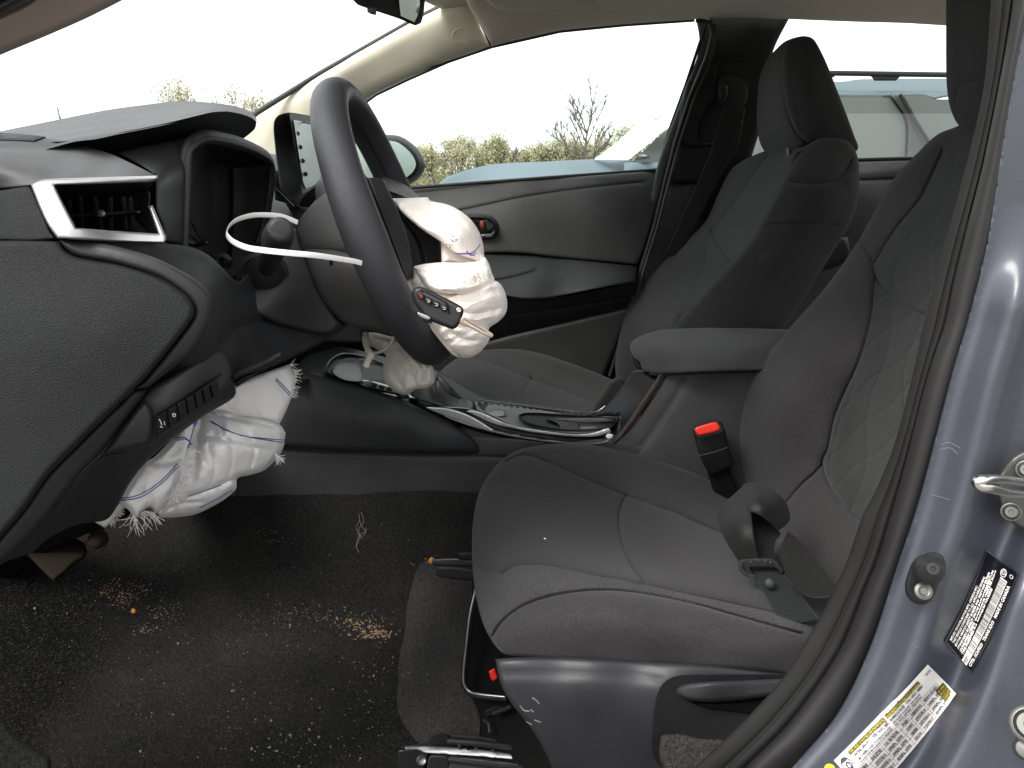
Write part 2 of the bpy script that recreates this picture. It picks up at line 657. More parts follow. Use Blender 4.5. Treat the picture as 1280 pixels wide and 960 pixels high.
M['pad'] = plastic('grey_dash_pad', (.050, .050, .052), .6, 1100, .0003, .5)
M['console'] = plastic('console_side_plastic', (.038, .0365, .0375), .6, 1500, .0002, .3, spec=.25)
M['knee'] = cloth('knee_airbag_nylon', (.74, .725, .715))
M['ink'] = simple('grey_ink', (.12, .11, .11), .8)
M['blue_ink'] = simple('blue_thread', (.03, .03, .20), .8)
M['purple'] = simple('purple_ink', (.16, .05, .40), .8)
M['white_plastic'] = simple('white_nylon', (.74, .72, .70), .4)
M['red'] = simple('red_plastic', (.75, .035, .02), .35)
M['red_dim'] = simple('red_mark', (.16, .018, .012), .5)
M['carpet'] = carpet('black_carpet', (.010, .0105, .0108), (.042, .041, .039))
M['carpet_l'] = carpet('grey_lit_carpet', (.026, .0255, .025), (.105, .101, .097), 330)  # lighter copy of the carpet; stronger light on the riser is painted in
M['crumb'] = simple('tan_grit', (.30, .185, .11), .9)
M['grit'] = simple('pale_grit', (.19, .178, .16), .85)
M['chip'] = simple('orange_wood', (.55, .25, .07), .85)
M['webbing'] = fabric('belt_webbing', (.0075, .0073, .0072), 900, .0004, .8, rough=.36, sheen=.05)
M['webbing_g'] = fabric('green_grey_webbing', (.0065, .0098, .0085), 900, .0004, .6, rough=.6, sheen=.1)
M['glass'] = glass('clear_window_glass')
M['glass_tint'] = glass('green_tinted_glass', (.87, .90, .88))
M['mirror'] = simple('mirror_glass', (.50, .58, .56), .18, .55)  # pale green reflection is partly painted into the glass colour
M['screen'] = simple('display_glass', (.50, .55, .54), .30, spec=.6)  # washed-out light on the display is put into its base colour
M['label_white'] = simple('label_paper', (.60, .57, .555), .5)
M['label_black'] = simple('label_film', (.006, .006, .010), .5, spec=.08)
M['yellow'] = simple('label_yellow', (.50, .43, .02), .5)
M['olive'] = simple('label_band', (.035, .03, .008), .5)
M['ink_white'] = simple('label_white_ink', (.92, .90, .87), .5)
M['ink_black'] = simple('label_black_ink', (.03, .03, .04), .6)
M['under'] = simple('underbody_black', (.006, .006, .006), .95, spec=.03)

def paint(name, col, metal=.55, rough=.33):
    m, nt, b = mat_base(name, col, rough, metal)
    b.inputs['Coat Weight'].default_value = .45
    b.inputs['Coat Roughness'].default_value = .22
    vec = coords(nt)
    fl = ntex(nt, vec, 1800, 2, .5)
    nt.links.new(ramp(nt, fl, tuple(c * .8 for c in col), tuple(c * 1.25 for c in col), .35, .65), b.inputs['Base Color'])
    sm = ntex(nt, coords(nt, (6, 6, 20)), 3, 5, .7)
    nt.links.new(mixv(nt, sm, rough - .05, rough + .25), b.inputs['Roughness'])
    return m
M['paint'] = paint('blue_grey_metallic_paint', (.033, .0370, .050), .25, .46)
M['suv'] = simple('pale_blue_car_paint', (.100, .130, .152), .6, spec=.2)
M['suv_glass'] = simple('dark_car_glass', (.05, .055, .055), .08, spec=.8)

# ================================================================== THE GROUND AND WHAT STANDS OUTSIDE
def ground():
    m, nt, b = mat_base('dry_grass_ground', (.1, .1, .05), 1)
    vec = coords(nt)
    n1 = ntex(nt, vec, .35, 6, .6)
    nt.links.new(ramp(nt, n1, (.10, .085, .05), (.13, .13, .06), .35, .65), b.inputs['Base Color'])
    bump(nt, ntex(nt, vec, 12, 6, .7), b, .05, .8)
    me = bpy.data.meshes.new('ground')
    S = 900
    me.from_pydata([(-S, -S, 0), (S, -S, 0), (S, S, 0), (-S, S, 0)], [], [(0, 1, 2, 3)])
    tag(link('ground', me, m, None, False), kind='structure')
    m2, nt, b = mat_base('gravel_yard', (.2, .19, .17), 1)
    vec = coords(nt)
    nt.links.new(ramp(nt, ntex(nt, vec, 30, 6, .8), (.22, .21, .19), (.38, .36, .33), .35, .65), b.inputs['Base Color'])
    bump(nt, ntex(nt, vec, 40, 5, .8), b, .03, .9)
    me = bpy.data.meshes.new('gravel_yard')
    me.from_pydata([(-14, -9, .004), (16, -9, .004), (16, 15, .004), (-14, 15, .004)], [], [(0, 1, 2, 3)])
    tag(link('gravel_yard', me, m2, None, False), kind='structure')
ground()

M['leaf_a'] = simple('young_olive_leaf', (.34, .33, .17), .8)  # leaf tones raised to carry the washed-out haze in their colour
M['leaf_b'] = simple('dry_tan_leaf', (.36, .31, .22), .9)
M['leaf_c'] = simple('dark_green_leaf', (.20, .21, .11), .8)
M['bark'] = simple('grey_brown_bark', (.09, .08, .075), .9)

def branches(base, height, spread, levels, rad, seed, forks=3, lean=0.0, ratio=.5):
    R = random.Random(seed)
    segs = []
    def grow(p, d, L, r, lv):
        q = p
        n = 3
        for k in range(n):
            d = (d + Vector((R.uniform(-.16, .16), R.uniform(-.16, .16), R.uniform(-.02, .1)))).normalized()
            q2 = q + d * (L / n)
            segs.append((q, q2, r * (1 - .22 * k), r * (1 - .22 * (k + 1))))
            q = q2
            if lv > 0 and k > 0:
                for _ in range(1 if k == 1 else forks):
                    a = Vector((R.uniform(-1, 1), R.uniform(-1, 1), R.uniform(0, .6)))
                    nd = (d + a * spread).normalized()
                    grow(q, nd, L * R.uniform(.55, .82), r * ratio, lv - 1)
    grow(Vector(base), Vector((lean, 0, 1)).normalized(), height, rad, levels)
    V = []; F = []
    for a, b_, r0, r1 in segs:
        d = (b_ - a).normalized(); s = d.orthogonal().normalized(); t = d.cross(s)
        base_i = len(V)
        for k in range(3):
            th = 2 * PI * k / 3
            o = s * math.cos(th) + t * math.sin(th)
            V.append(a + o * r0); V.append(b_ + o * r1)
        for k in range(3):
            i = base_i + 2 * k; j = base_i + 2 * ((k + 1) % 3)
            F.append((i, j, j + 1, i + 1))
    tips = [s[1] for s in segs[len(segs) // 3:]]
    return V, F, tips

def shrub(name, label, u, top_v, Y, half_px, seed, leaves=900, mats=('leaf_a',), cat='shrub', group=None,
          levels=3, leaf=.055, twig=.012, spread=.75, lean=0.0, rad=.03, ratio=.5, blur=.16):
    x = P(u, 215, Y).x
    top = P(u, top_v, Y).z
    base = Vector((x, Y, 0))
    t = thing(name, label, cat, base, group)
    V, F, tips = branches(base, top * .46, spread, levels, rad, seed, lean=lean, ratio=ratio)
    zmax = max(v.z for v in V)
    xs = [abs(v.x - x) for v in V]
    xs.sort()
    kx = (half_px * Y / FPX) / max(.2, xs[int(len(xs) * .97)])
    kz = top / zmax
    V = [Vector((x + (v.x - x) * kx, Y + (v.y - Y) * kx, v.z * kz)) for v in V]
    tips = [Vector((x + (v.x - x) * kx, Y + (v.y - Y) * kx, v.z * kz)) for v in tips]
    me = bpy.data.meshes.new('trunk')
    me.from_pydata([tuple(v) for v in V], [], F); me.update()
    link('trunk', me, M['bark'], t, False)
    if leaves:
        R = random.Random(seed + 99)
        LV = []; LF = []; mi = []
        for k in range(leaves):
            c = R.choice(tips) + Vector((R.gauss(0, blur), R.gauss(0, blur), R.gauss(0, blur * 1.2)))
            s = leaf * R.uniform(.5, 1.5)
            a = Vector((R.gauss(0, 1), R.gauss(0, 1), R.gauss(0, 1))).normalized()
            b_ = a.orthogonal().normalized()
            i = len(LV)
            LV += [c - a * s, c + b_ * s * .5, c + a * s, c - b_ * s * .5]
            LF.append((i, i + 1, i + 2, i + 3)); mi.append(R.randrange(len(mats)))
        me = bpy.data.meshes.new('crown')
        me.from_pydata([tuple(v) for v in LV], [], LF); me.update()
        me.polygons.foreach_set('material_index', mi)
        link('crown', me, [M[k] for k in mats], t, False)
    return t

row = 'scrub along the far edge of the yard'
specs = [
 (545, 181, 24, 26, 'low tan bush just beyond the passenger door mirror'),
 (575, 168, 26, 24, 'tall pale twiggy bush above the front of the blue hood'),
 (606, 178, 27, 22, 'small olive bush between the twiggy bush and the dark spiky one'),
 (632, 168, 24, 22, 'dark olive spiky bush above the middle of the hood'),
 (662, 180, 26, 26, 'low tan bush right of the dark spiky bush'),
 (692, 172, 25, 24, 'yellow green bush left of the bare tree'),
 (722, 170, 24, 26, 'tan bush at the foot of the bare tree'),
 (752, 164, 26, 24, 'brown bush just right of the bare tree'),
 (778, 157, 25, 22, 'dark olive bush above the edge of the blue windshield'),
 (806, 150, 24, 24, 'tan bush rising behind the blue windshield'),
 (240, 99, 22, 20, 'light green sapling seen through the windshield above the dash pad'),
 (268, 112, 22, 13, 'thin pale sapling right of the light green one'),
 (322, 103, 22, 24, 'yellow green sapling against the light trim of the far windshield post'),
 (150, 128, 24, 12, 'tiny pale twigs just above the middle of the dash pad'),
]
for i, (u, v, Y, hp, lab) in enumerate(specs):
    ms = [('leaf_b', 'leaf_a'), ('leaf_b', 'leaf_b', 'leaf_a'), ('leaf_a', 'leaf_b', 'leaf_c'), ('leaf_c', 'leaf_a')][
        [0, 1, 0, 2, 0, 2, 1, 1, 3, 0, 0, 0, 0, 1][i]]
    shrub('shrub', lab, u, v, Y, hp, 11 + i, leaves=(3400 if i < 10 else [1500, 500, 1900, 90][i - 10]), mats=ms, group=row,
          levels=4, leaf=.030 if i < 10 else .028, rad=.045, ratio=.62, spread=.6, blur=.10)
# low brush behind, one mass nobody could count
def brush():
    R = random.Random(5)
    V = []; F = []; mi = []
    for k in range(42000):
        Y = R.uniform(28, 34)
        u = R.uniform(380, 1000)
        top = 187 + 5 * math.sin(u * .05) + 9 * mnoise.noise(Vector((u * .21, 3, 0))) + 8 * mnoise.noise(Vector((u * .03, 0, 0)))
        x = P(u, 215, Y).x
        zt = P(u, top, Y).z
        c = Vector((x, Y, zt * (1 - R.random() ** 1.3)))
        s = R.uniform(.04, .13)
        a = Vector((R.gauss(0, .5), R.gauss(0, .5), R.gauss(0, 1.6))).normalized()
        b_ = a.orthogonal().normalized()
        i = len(V)
        V += [c - a * s, c + b_ * s * .22, c + a * s, c - b_ * s * .22]
        F.append((i, i+1, i+2, i+3)); mi.append(R.choice((0, 0, 1, 1, 2)))
    me = bpy.data.meshes.new('brush')
    me.from_pydata([tuple(v) for v in V], [], F); me.update()
    me.polygons.foreach_set('material_index', mi)
    o = link('brush', me, [M['leaf_b'], M['leaf_a'], M['leaf_c']], None, False)
    tag(o, 'tan and olive spring brush growing as one mass behind the yard', 'brush', kind='stuff')
brush()
shrub('bare_tree', 'bare grey branched tree standing above the brush', 735, 82, 23, 42, 4, leaves=0,
      cat='tree', levels=4, spread=.9, rad=.10, ratio=.66)
shrub('bare_sapling', 'small bare sapling seen through the windshield at the far left', 86, 113, 22, 7, 8, leaves=0,
      cat='tree', levels=2, spread=.4, rad=.05, ratio=.7)

# ------------------------------------------------------------------ the neighbouring blue suv
suv = thing('parked_suv', 'pale blue suv with black roof rails parked on the far side of the car', 'suv', (1.6, 6.0, 0))
SY = 5.2
relief('hood', [(549,229,1),(560,221),(586,212),(620,205),(680,202),(743,199),(784,200),(826,204,1),(840,262),(700,268),(549,250,1)],
       [(549,229,5.3),(586,212,6.6),(620,205,7.0),(743,199,7.0),(784,200,7.0),(640,218,5.6),(720,212,5.7),(800,212,5.5),(640,240,5.2),(760,240,5.2),(830,220,5.2),(830,250,5.2),(560,245,5.2)],
       M['suv'], suv, r=5, h=.06, thick=.25)
relief('fender', [(552,252,1),(700,252),(860,248,1),(860,420),(552,420,1)], SY - .02, M['suv'], suv, r=6, h=.05, thick=.2, sp=14)
relief('windshield', [(743,199,1),(772,177),(801,154),(838,155,1),(815,176),(785,200,1)],
       [(743,199,6.9),(801,154,6.7),(838,156,5.5),(785,200,5.35)], simple('suv_windshield', (.66,.74,.74), .12), suv, r=1, h=0, thick=.02)  # glare on the glass is painted as an opaque pale colour
relief('roof', [(884,124,1),(890,104),(940,100),(1050,102),(1075,99),(1181,98),(1290,100),(1420,112,1),(1420,122),(1184,121),(1168,124),(1156,120),(1053,120),(930,118),(884,126,1)],
       [(940,100,6.4),(1075,99,6.4),(1290,100,6.4),(1050,112,5.45),(1156,113,5.45),(1300,116,5.45),(860,124,5.5)], M['suv'], suv, r=5, h=.08, thick=.3)
relief('side_glass', [(790,202,1),(838,158),(880,126),(930,118),(1055,119),(1115,119),(1156,118),(1170,124),(1190,124),(1420,126,1),(1420,204),(790,206,1)],
       SY + .12, M['suv_glass'], suv, r=1, h=0, thick=.05, sp=12)
relief('window_pillar', [(1112,118,1),(1124,118,1),(1160,176),(1170,205,1),(1132,205,1),(1134,152)], SY + .05, simple('suv_pillar', (.04,.043,.045), .4), suv, r=2, h=.02, thick=.06)
relief('rear_door_glass', [(1050,122,1),(1113,122,1),(1131,153),(1131,204,1),(1045,204,1)], SY + .09, simple('suv_privacy_glass', (.10,.112,.105), .35), suv, r=1, h=0, thick=.02, sp=12)
relief('quarter_glass', [(1130,120,1),(1156,119),(1170,125),(1420,128,1),(1420,204),(1172,204),(1162,178)], SY + .09, simple('suv_quarter_glass', (.09,.10,.098), .35), suv, r=1, h=0, thick=.02, sp=12)
tube('window_line', P3([(1125,118),(1141,146),(1160,176),(1170,205)], SY + .02), .012, M['black'], suv)
relief('body_side', [(780,203,1),(1300,202),(1420,206,1),(1420,420),(780,420,1)], SY, M['suv'], suv, r=6, h=.05, thick=.3, sp=16)
tube('roof_rail', P3([(1000,96),(1020,92),(1043,91.5),(1110,92.5),(1181,93.5),(1300,97)], 5.5), .014, M['black'], suv, ry=.017)
relief('rail_foot', [(1086,92,1),(1128,93,1),(1120,101,1),(1093,101,1)], 5.5, M['black'], suv, r=2, h=.01, thick=.05)
relief('rail_foot', [(1002,97,1),(1020,92),(1040,92,1),(1044,96,1),(1020,104,1),(990,104,1)], 5.5, M['suv'], suv, r=2, h=.01, thick=.05)
relief('door_mirror', [(797,195),(803,193),(811,194),(813,198),(805,199),(798,198)], 5.15, M['suv_glass'], suv, r=3, h=.04, thick=.12)
for xw in (.15, 3.0):
    w = disc_stack('wheel', Vector((xw, SY + .02, .36)), (0, -1, 0), [(-.1,.2),(-.1,.36),(.1,.36),(.12,.3),(.1,.24),(.06,.2),(.07,.05),(.1,0.02)], M['under'], suv, n=32)
SL = 'pale blue suv body beyond'
box('underbody', (-.6, 5.3, .25), (4.4, 7.0, .95), M['under'], suv)

# ================================================================== CAR SHELL
car = thing('car_shell', 'blue grey car body framing the open driver doorway', 'car', (0.9, 1.27, 0))
# floor pan under everything
def floorpan():
    # footwell: flat floor, rising tunnel side, toe board; driven by measured section
    xs = np.linspace(-1.35, 1.9, 120)
    sec = [(.44, .46), (.50, .46), (.56, .42), (.62, .385), (.70, .375), (.85, .375), (1.0, .38), (1.06, .392), (1.10, .43), (1.15, .52), (1.19, .60), (1.27, .62), (1.36, .60), (1.44, .42), (1.6, .38), (1.95, .38), (2.02, .5)]
    sy = catmull([Vector((0, a, b)) for a, b in sec], 7)
    G = []
    for x in xs:
        row = []
        for p in sy:
            z = p.z
            toe = max(0, (-.62 - x)) * .9
            z += toe
            z += .006 * mnoise.noise(Vector((x * 6, p.y * 6, 0))) + .0035 * mnoise.noise(Vector((x * 25, p.y * 25, 3)))
            row.append(Vector((x, p.y, z)))
        G.append(row)
    o = grid_mesh('floor', G, M['carpet'])
    return tag(o, kind='structure')
floor = floorpan()
box('under_pan', (-1.4, .46, .2), (2.0, 2.02, .24), M['under'], car)
# firewall far ahead and bulkhead far behind
box('firewall', (-1.40, .50, .24), (-1.35, 2.03, .95), M['under'], car)
box('rear_bulkhead', (1.95, .50, .24), (2.0, 2.02, .95), M['under'], car)

# roof lining and outer roof skin
def roof():
    sec = [(1.865, 1.434), (1.82, 1.442), (1.68, 1.458), (1.5, 1.468), (1.27, 1.472), (1.0, 1.455), (.80, 1.43), (.70, 1.395), (.62, 1.34)]
    pts = catmull([Vector((0, a, b)) for a, b in sec], 5)
    for nm, mat, off in (('roof_lining', M['roof'], 0), ('roof_skin', M['paint'], .035)):
        G = []
        for i in range(40):
            row = []
            for p in pts:
                w = abs(p.y - 1.27) / .65
                x0 = -.34 + .26 * min(1, w) ** 2
                x = x0 + (2.2 - x0) * i / 39
                z = p.z + off
                row.append(Vector((x, p.y, z)))
            G.append(row)
        grid_mesh(nm, G, mat, car)
def roof_edge():
    top = [(583,-60,1),(583,0),(598,28),(614,58,1)]
    low = [(660,46),(700,38),(780,30),(868,24),(905,21),(985,24),(1060,27),(1130,29),(1183,32),(1290,38,1)]
    return relief('roof_lining', top + low + [(1300,-60,1)],
        [(614,58,1.80),(700,38,1.84),(868,24,1.86),(985,24,1.86),(1183,32,1.86),(1290,38,1.86),(600,28,1.76),
         (700,10,1.76),(860,2,1.76),(1000,2,1.76),(1200,8,1.76),(700,-60,1.58),(1000,-60,1.56),(1300,-60,1.56),(583,-60,1.6)],
        M['roof'], car, r=10, h=.014, thick=.03)
roof()
re_ = roof_edge()
# folded sun visor with soft edge and grab bump
relief('sun_visor', [(601,-40,1),(606,-4),(618,9),(640,16),(680,15),(712,8),(726,-6),(730,-40,1)], [(610,0,1.60),(640,14,1.66),(720,0,1.62),(660,-30,1.52)], M['roof'], car, r=8, h=.012, thick=.012)
relief('grab_handle_base', [(742,-30,1),(746,2),(756,8),(774,7),(780,-2),(782,-30,1)], [(750,0,1.69),(760,8,1.72),(780,-20,1.62)], M['roof'], car, r=5, h=.006, thick=.02)

# far windshield post (light trim)
ap = relief('windshield_post', [(270,178,1),(322,141),(345,127),(400,93),(460,59),(520,25),(566,2),(590,-14,1),(598,28),(613,57,1),(560,76),(510,98),(470,118),(440,136),(426,160),(420,240,1),(345,280),(270,240,1)],
       [(322,141,1.98),(460,59,1.90),(566,2,1.80),(613,57,1.84),(510,98,1.93),(440,136,1.98),(420,230,2.0),(300,220,1.99),(400,130,1.93),(540,50,1.83)],
       M['beige'], car, r=16, h=.022, thick=.03)
tap = bvh(ap)
# embossed oval warning mark and its letters
pts = []
for k in range(25):
    th = 2 * PI * k / 24
    pts.append((579 + 14 * math.cos(th) * .95, 43 + 9 * math.sin(th) + 3 * math.cos(th) * -.4))
drape('embossed_mark', tap, [pts[i] for i in range(5, 22)], .0012, M['beige'], ap, sp=3)
tube('post_seal', P3([(262,185),(322,140.5),(345,126),(400,92),(460,58),(520,24),(566,1),(600,-20)], 1.94), .0065, M['rubber'], car)
# seam between post trim and headliner
tube('trim_seam', P3([(583,-8,1.775),(598,26,1.772),(606,42,1.79),(613,57,1.81)]), .0018, M['black'], car)
# near windshield post, only its lower end in the top left corner
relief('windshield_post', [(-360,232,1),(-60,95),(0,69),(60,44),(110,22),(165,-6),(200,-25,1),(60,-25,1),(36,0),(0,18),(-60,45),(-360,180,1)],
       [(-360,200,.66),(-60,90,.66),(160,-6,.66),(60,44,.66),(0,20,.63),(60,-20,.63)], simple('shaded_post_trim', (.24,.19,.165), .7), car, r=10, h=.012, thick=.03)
relief('door_seal', [(-360,184,1),(-60,48),(0,22),(30,6),(60,-12),(100,-40,1),(0,-40),(-60,-12),(-360,120,1)], [(-360,150,.61),(-60,0,.60),(40,-10,.60),(0,10,.61)], M['rubber'], car, r=10, h=.02, thick=.03,
       seams=[([(-60,30),(0,2),(30,-14)], 3, .006)])
# hinge pillar ahead of the dashboard, just outside the picture
relief('hinge_pillar', [(-215,150,1),(-205,300),(-200,600),(-190,900),(-170,1300,1),(-560,1300,1),(-560,330,1),(-360,200)], [(-215,200,.505),(-200,900,.495),(-560,900,.50),(-560,400,.51),(-380,600,.475)], M['paint'], car, r=10, h=.02, thick=.05, sp=14)
tube('door_seal', P3([(-215,140,.50),(-208,300,.497),(-203,600,.49),(-193,900,.487),(-175,1250,.485)]), .012, M['rubber'], car)
# windshield glass
def windshield():
    a = P(275, 178, 1.96); b = P(590, -14, 1.80)
    G = []
    for i in range(12):
        t = i / 11
        lo = Vector((a.x, 0, a.z)).lerp(Vector((b.x, 0, b.z)), t)
        row = []
        for j in range(24):
            s = j / 23
            y = .60 + (1.97 - .17 * t - .60) * s
            c = 1 - (2 * s - 1) ** 2
            row.append(Vector((lo.x - .24 * c * (1 - .3 * t) - (.02 if t < .01 else 0), y, lo.z + .03 * c)))
        G.append(row)
    return grid_mesh('windshield', G, M['glass'], car)
windshield()

# rear view mirror hanging from the top of the windshield
rvm = thing('rear_view_mirror', 'black rear view mirror at the top edge of the photo', 'mirror', P(490, -10, 1.22))
relief('mirror_housing', [(436,-14,1),(441,0),(447,6),(470,14),(500,24),(519,32),(526,29),(530,14),(533,-20,1)], [(440,0,1.10),(470,14,1.14),(526,30,1.24),(500,-10,1.2)], M['black'], rvm, r=4, h=.006, thick=.03)
relief('mirror_glass', [(498,-18,1),(499,2),(501,20,1),(518,27.5,1),(524,14),(526,-18,1)], [(498,0,1.188),(526,14,1.222),(518,27,1.215)], M['mirror'], rvm, r=1, h=0, thick=.003)
relief('mirror_button', [(459,8,1),(471,11,1),(470,19),(464,18),(459,15)], 1.125, M['black'], rvm, r=1, h=.001, thick=.01)
tube('mirror_stem', [P(485, -8, 1.25), P(470, -45, 1.27), P(462, -80, 1.27)], .012, M['black'], rvm)

# ------------------------------------------------------------------ far centre pillar and belt
cp = relief('center_pillar', [(878,2,1),(930,0),(1000,2,1),(986,24,1),(968,60),(957,100),(950,160),(940,195),(905,330),(860,460),(760,500,1),(776,440),(797,340),(818,281),(846,176),(863,122),(882,60),(889,40)],
       [(884,25,1.90),(986,24,1.90),(863,122,1.965),(950,160,1.965),(820,280,2.0),(905,330,2.0),(790,440,2.0),(940,60,1.905)],
       M['seat_dark'], car, r=8, h=.014, thick=.04,
       seams=[([(862,80,1),(900,78),(958,80)], 2, .004), ([(857,182),(893,183)], 2, .006), ([(838,229),(884,230)], 1.8, .005)])
tcp = bvh(cp)
relief('pillar_trim', [(858,183,1),(893,184,1),(893,176),(872,176),(876,150),(896,120),(896,82,1),(868,82,1),(857,110),(846,170)], [(868,82,1.925),(893,184,1.965),(846,176,1.96)], M['black'], cp, r=4, h=.006, thick=.01)
relief('pillar_trim', [(850,184,1),(894,185),(888,229,1),(838,228,1)], 1.965, M['rubber_edge'], cp, r=6, h=.012, thick=.014)
relief('pillar_trim', [(836,232,1),(887,232),(872,300),(850,360),(790,470,1),(772,480),(797,345)], [(836,232,1.975),(887,232,1.975),(800,400,1.985)], M['smooth'], cp, r=6, h=.012, thick=.014)
pbelt = thing('passenger_seat_belt', 'black passenger seat belt hanging down the far pillar', 'seat belt', P(905, 100, 1.9))
relief('webbing', [(905,131,1),(932,134,1),(921,190),(908,212),(880,262),(850,320,1),(830,320,1),(884,200),(897,160)], [(905,131,1.92),(932,134,1.92),(850,300,1.92),(900,200,1.93)], M['webbing'], pbelt, r=2, h=.001, thick=.004)
relief('belt_guide', [(900,98),(908,94),(925,97),(935,106),(934,126),(925,134),(906,132),(897,122),(897,108)], 1.925, M['seat_dark'], pbelt, r=9, h=.012, thick=.03)
relief('belt_slot', [(898,112,1),(903,103),(910,108),(906,128),(900,124)], 1.912, M['black'], pbelt, r=2, h=.003, thick=.01)

# ------------------------------------------------------------------ passenger front door
door = thing('passenger_door', 'closed dark passenger front door with recessed inner handle', 'car door', P(650, 400, 1.98))
relief('door_shell', [(430,246,1),(600,234),(826,218,1),(826,300),(880,330,1),(880,640,1),(430,640,1)], [(430,246,2.07),(826,218,2.07),(826,600,2.03),(430,600,2.03)], M['under'], door, r=1, h=0, thick=.06, sp=20)
dp = relief('door_panel', [(440,244,1),(505,237),(600,229.5),(700,222.5),(825,213,1),(823,250),(806,308),(797,331,1),(700,322),(640,316),(560,318),(440,320,1)],
       [(440,244,2.05),(600,230,2.05),(700,222,2.05),(823,214,2.05),(600,256,1.985),(655,247,1.985),(730,236,1.985),(800,229,1.985),(620,290,1.975),(720,290,1.985),(797,331,1.975),(640,316,1.97),(460,300,1.98)],
       M['dash_soft'], door, r=4, h=.006, thick=.05, sm=24,
       seams=[([(560,266),(607,256),(655,246),(730,235),(800,228)], 1.6, .005)],
       zones=[([(560,268,1),(607,257),(655,247),(730,236),(826,226,1),(826,340),(560,340,1)], 0)])
ar = relief('armrest', [(440,318,1),(560,318),(640,317),(700,323),(797,333,1),(795,352,1),(750,360),(690,372),(661,374),(636,371),(600,366),(540,372),(440,380,1)],
       [(440,320,1.98),(640,318,1.98),(797,333,1.975),(690,332,1.965),(680,345,1.90),(740,345,1.90),(790,341,1.905),(640,355,1.90),(600,345,1.91),(690,371,1.89),(790,352,1.895),(540,365,1.90),(540,340,1.92)],
       M['dash'], door, r=4, h=.006, thick=.06, seams=[([(560,352),(620,350),(650,344),(668,338)], 1.6, .006)])
relief('door_pocket', [(440,376,1),(600,372),(700,371),(796,352,1),(790,392),(740,402),(690,410),(640,424),(560,440),(440,450,1)],
       [(600,376,1.93),(790,360,1.935),(650,405,1.985),(780,388,1.985),(500,400,1.97)], M['smooth'], door, r=3, h=.004, thick=.03,
       seams=[([(640,394),(700,386),(790,372)], 1.5, .004)])
relief('lower_panel', [(440,452,1),(560,440),(606,428),(640,419),(700,405),(790,384,1),(776,420),(752,480),(740,520,1),(440,540,1)],
       [(606,428,1.93),(700,405,1.93),(790,384,1.93),(700,470,1.96),(500,500,1.96)], M['dash_soft'], door, r=5, h=.012, thick=.04)
hr = relief('handle_bezel', [(580,268),(600,267.5),(615,270),(623,281),(623,293),(617,300),(605,302),(585,300),(575,290),(575,275)], 1.968, M['black'], door, r=4, h=.008, thick=.01)
relief('handle_recess', [(584,273),(600,272),(613,274),(619,283),(618,293),(611,297),(590,296),(581,288)], 1.962, M['gloss'], hr, r=3, h=-.008, thick=.004)
relief('inner_handle', [(600,274,1),(610,273,1),(618,277),(618,289,1),(609,290),(604,287)], 1.957, M['dash'], door, r=3, h=.008, thick=.01)
relief('lock_mark', [(600.5,276,1),(605,275,1),(606,284,1),(602,285.5,1),(599.5,281)], 1.952, M['red_dim'], door, r=1, h=.002, thick=.003)
relief('handle_lip', [(602,293,1),(617,292,1),(615,296),(603,297)], 1.955, M['steel'], door, r=1, h=.001, thick=.003)
# door frame rising behind the window
relief('window_frame', [(866,8,1),(886,8,1),(889,40),(880,75),(869,108),(863,122),(851,160),(845,176),(836,204),(828,233),(816,275,1),(808,275,1),(822,206),(838,160),(857,108),(874,58)],
       [(884,8,1.90),(884,32,1.885),(860,110,1.94),(825,215,1.985),(845,32,1.885),(885,110,1.94),(860,215,1.985)], M['pad'], door, r=4, h=.01, thick=.03)
relief('frame_backing', [(864,6,1),(900,6,1),(898,60),(880,110),(862,165),(845,225),(822,290,1),(806,290,1),(826,204),(840,162),(860,108),(876,58),(884,33)], [(880,10,1.93),(870,110,2.02),(830,250,2.06),(830,110,2.02),(870,250,2.06)], M['black'], door, r=2, h=.003, thick=.02, sp=6)
tube('window_rubber', P3([(883,30,1.885),(874,56,1.90),(857,107,1.95),(838,159,1.98),(822,213,2.01)]), .004, M['rubber'], door)
tube('door_rubber', P3([(870,25,1.87),(888,28,1.87),(891,42,1.87),(884,70,1.88),(862,122,1.935),(844,178,1.955),(830,232,1.975),(818,281,1.97),(800,340,1.96),(785,395,1.955),(762,470,1.96)]), .006, M['rubber'], car, ry=.005)
tube('pillar_rubber', P3([(894,30,1.875),(894,46,1.875),(889,72,1.885),(868,122,1.93),(850,176,1.95),(834,236,1.96),(822,283,1.96),(804,340,1.95),(790,395,1.95)]), .004, M['dash_soft'], car)
tube('belt_rubber', P3([(440,242),(505,235.5),(600,228.3),(700,221),(825,212)], 2.04), .0045, M['rubber'], door)
relief('window_glass', [(435,244,1),(432,150),(470,120),(560,78),(660,48),(780,32),(872,27,1),(860,108),(822,214,1),(620,229)], [(440,240,2.07),(822,214,2.07),(640,50,1.91),(870,28,1.91),(470,120,1.99)], M['glass'], door, r=1, h=0, thick=.004, sp=20)
tube('window_rubber', P3([(436,240),(433,165),(440,140),(470,118),(510,99),(560,77),(614,58.5),(700,39),(780,31),(868,25)], 1.90), .004, M['rubber'], car)

seam_threads(bvh(dp), [[(562,266),(607,256),(655,246),(730,235),(800,228)]], M['black'], dp, .0011)
seam_threads(tcp, [[(864,80),(900,78),(956,80)], [(838,229),(884,230)]], M['black'], cp, .0012)
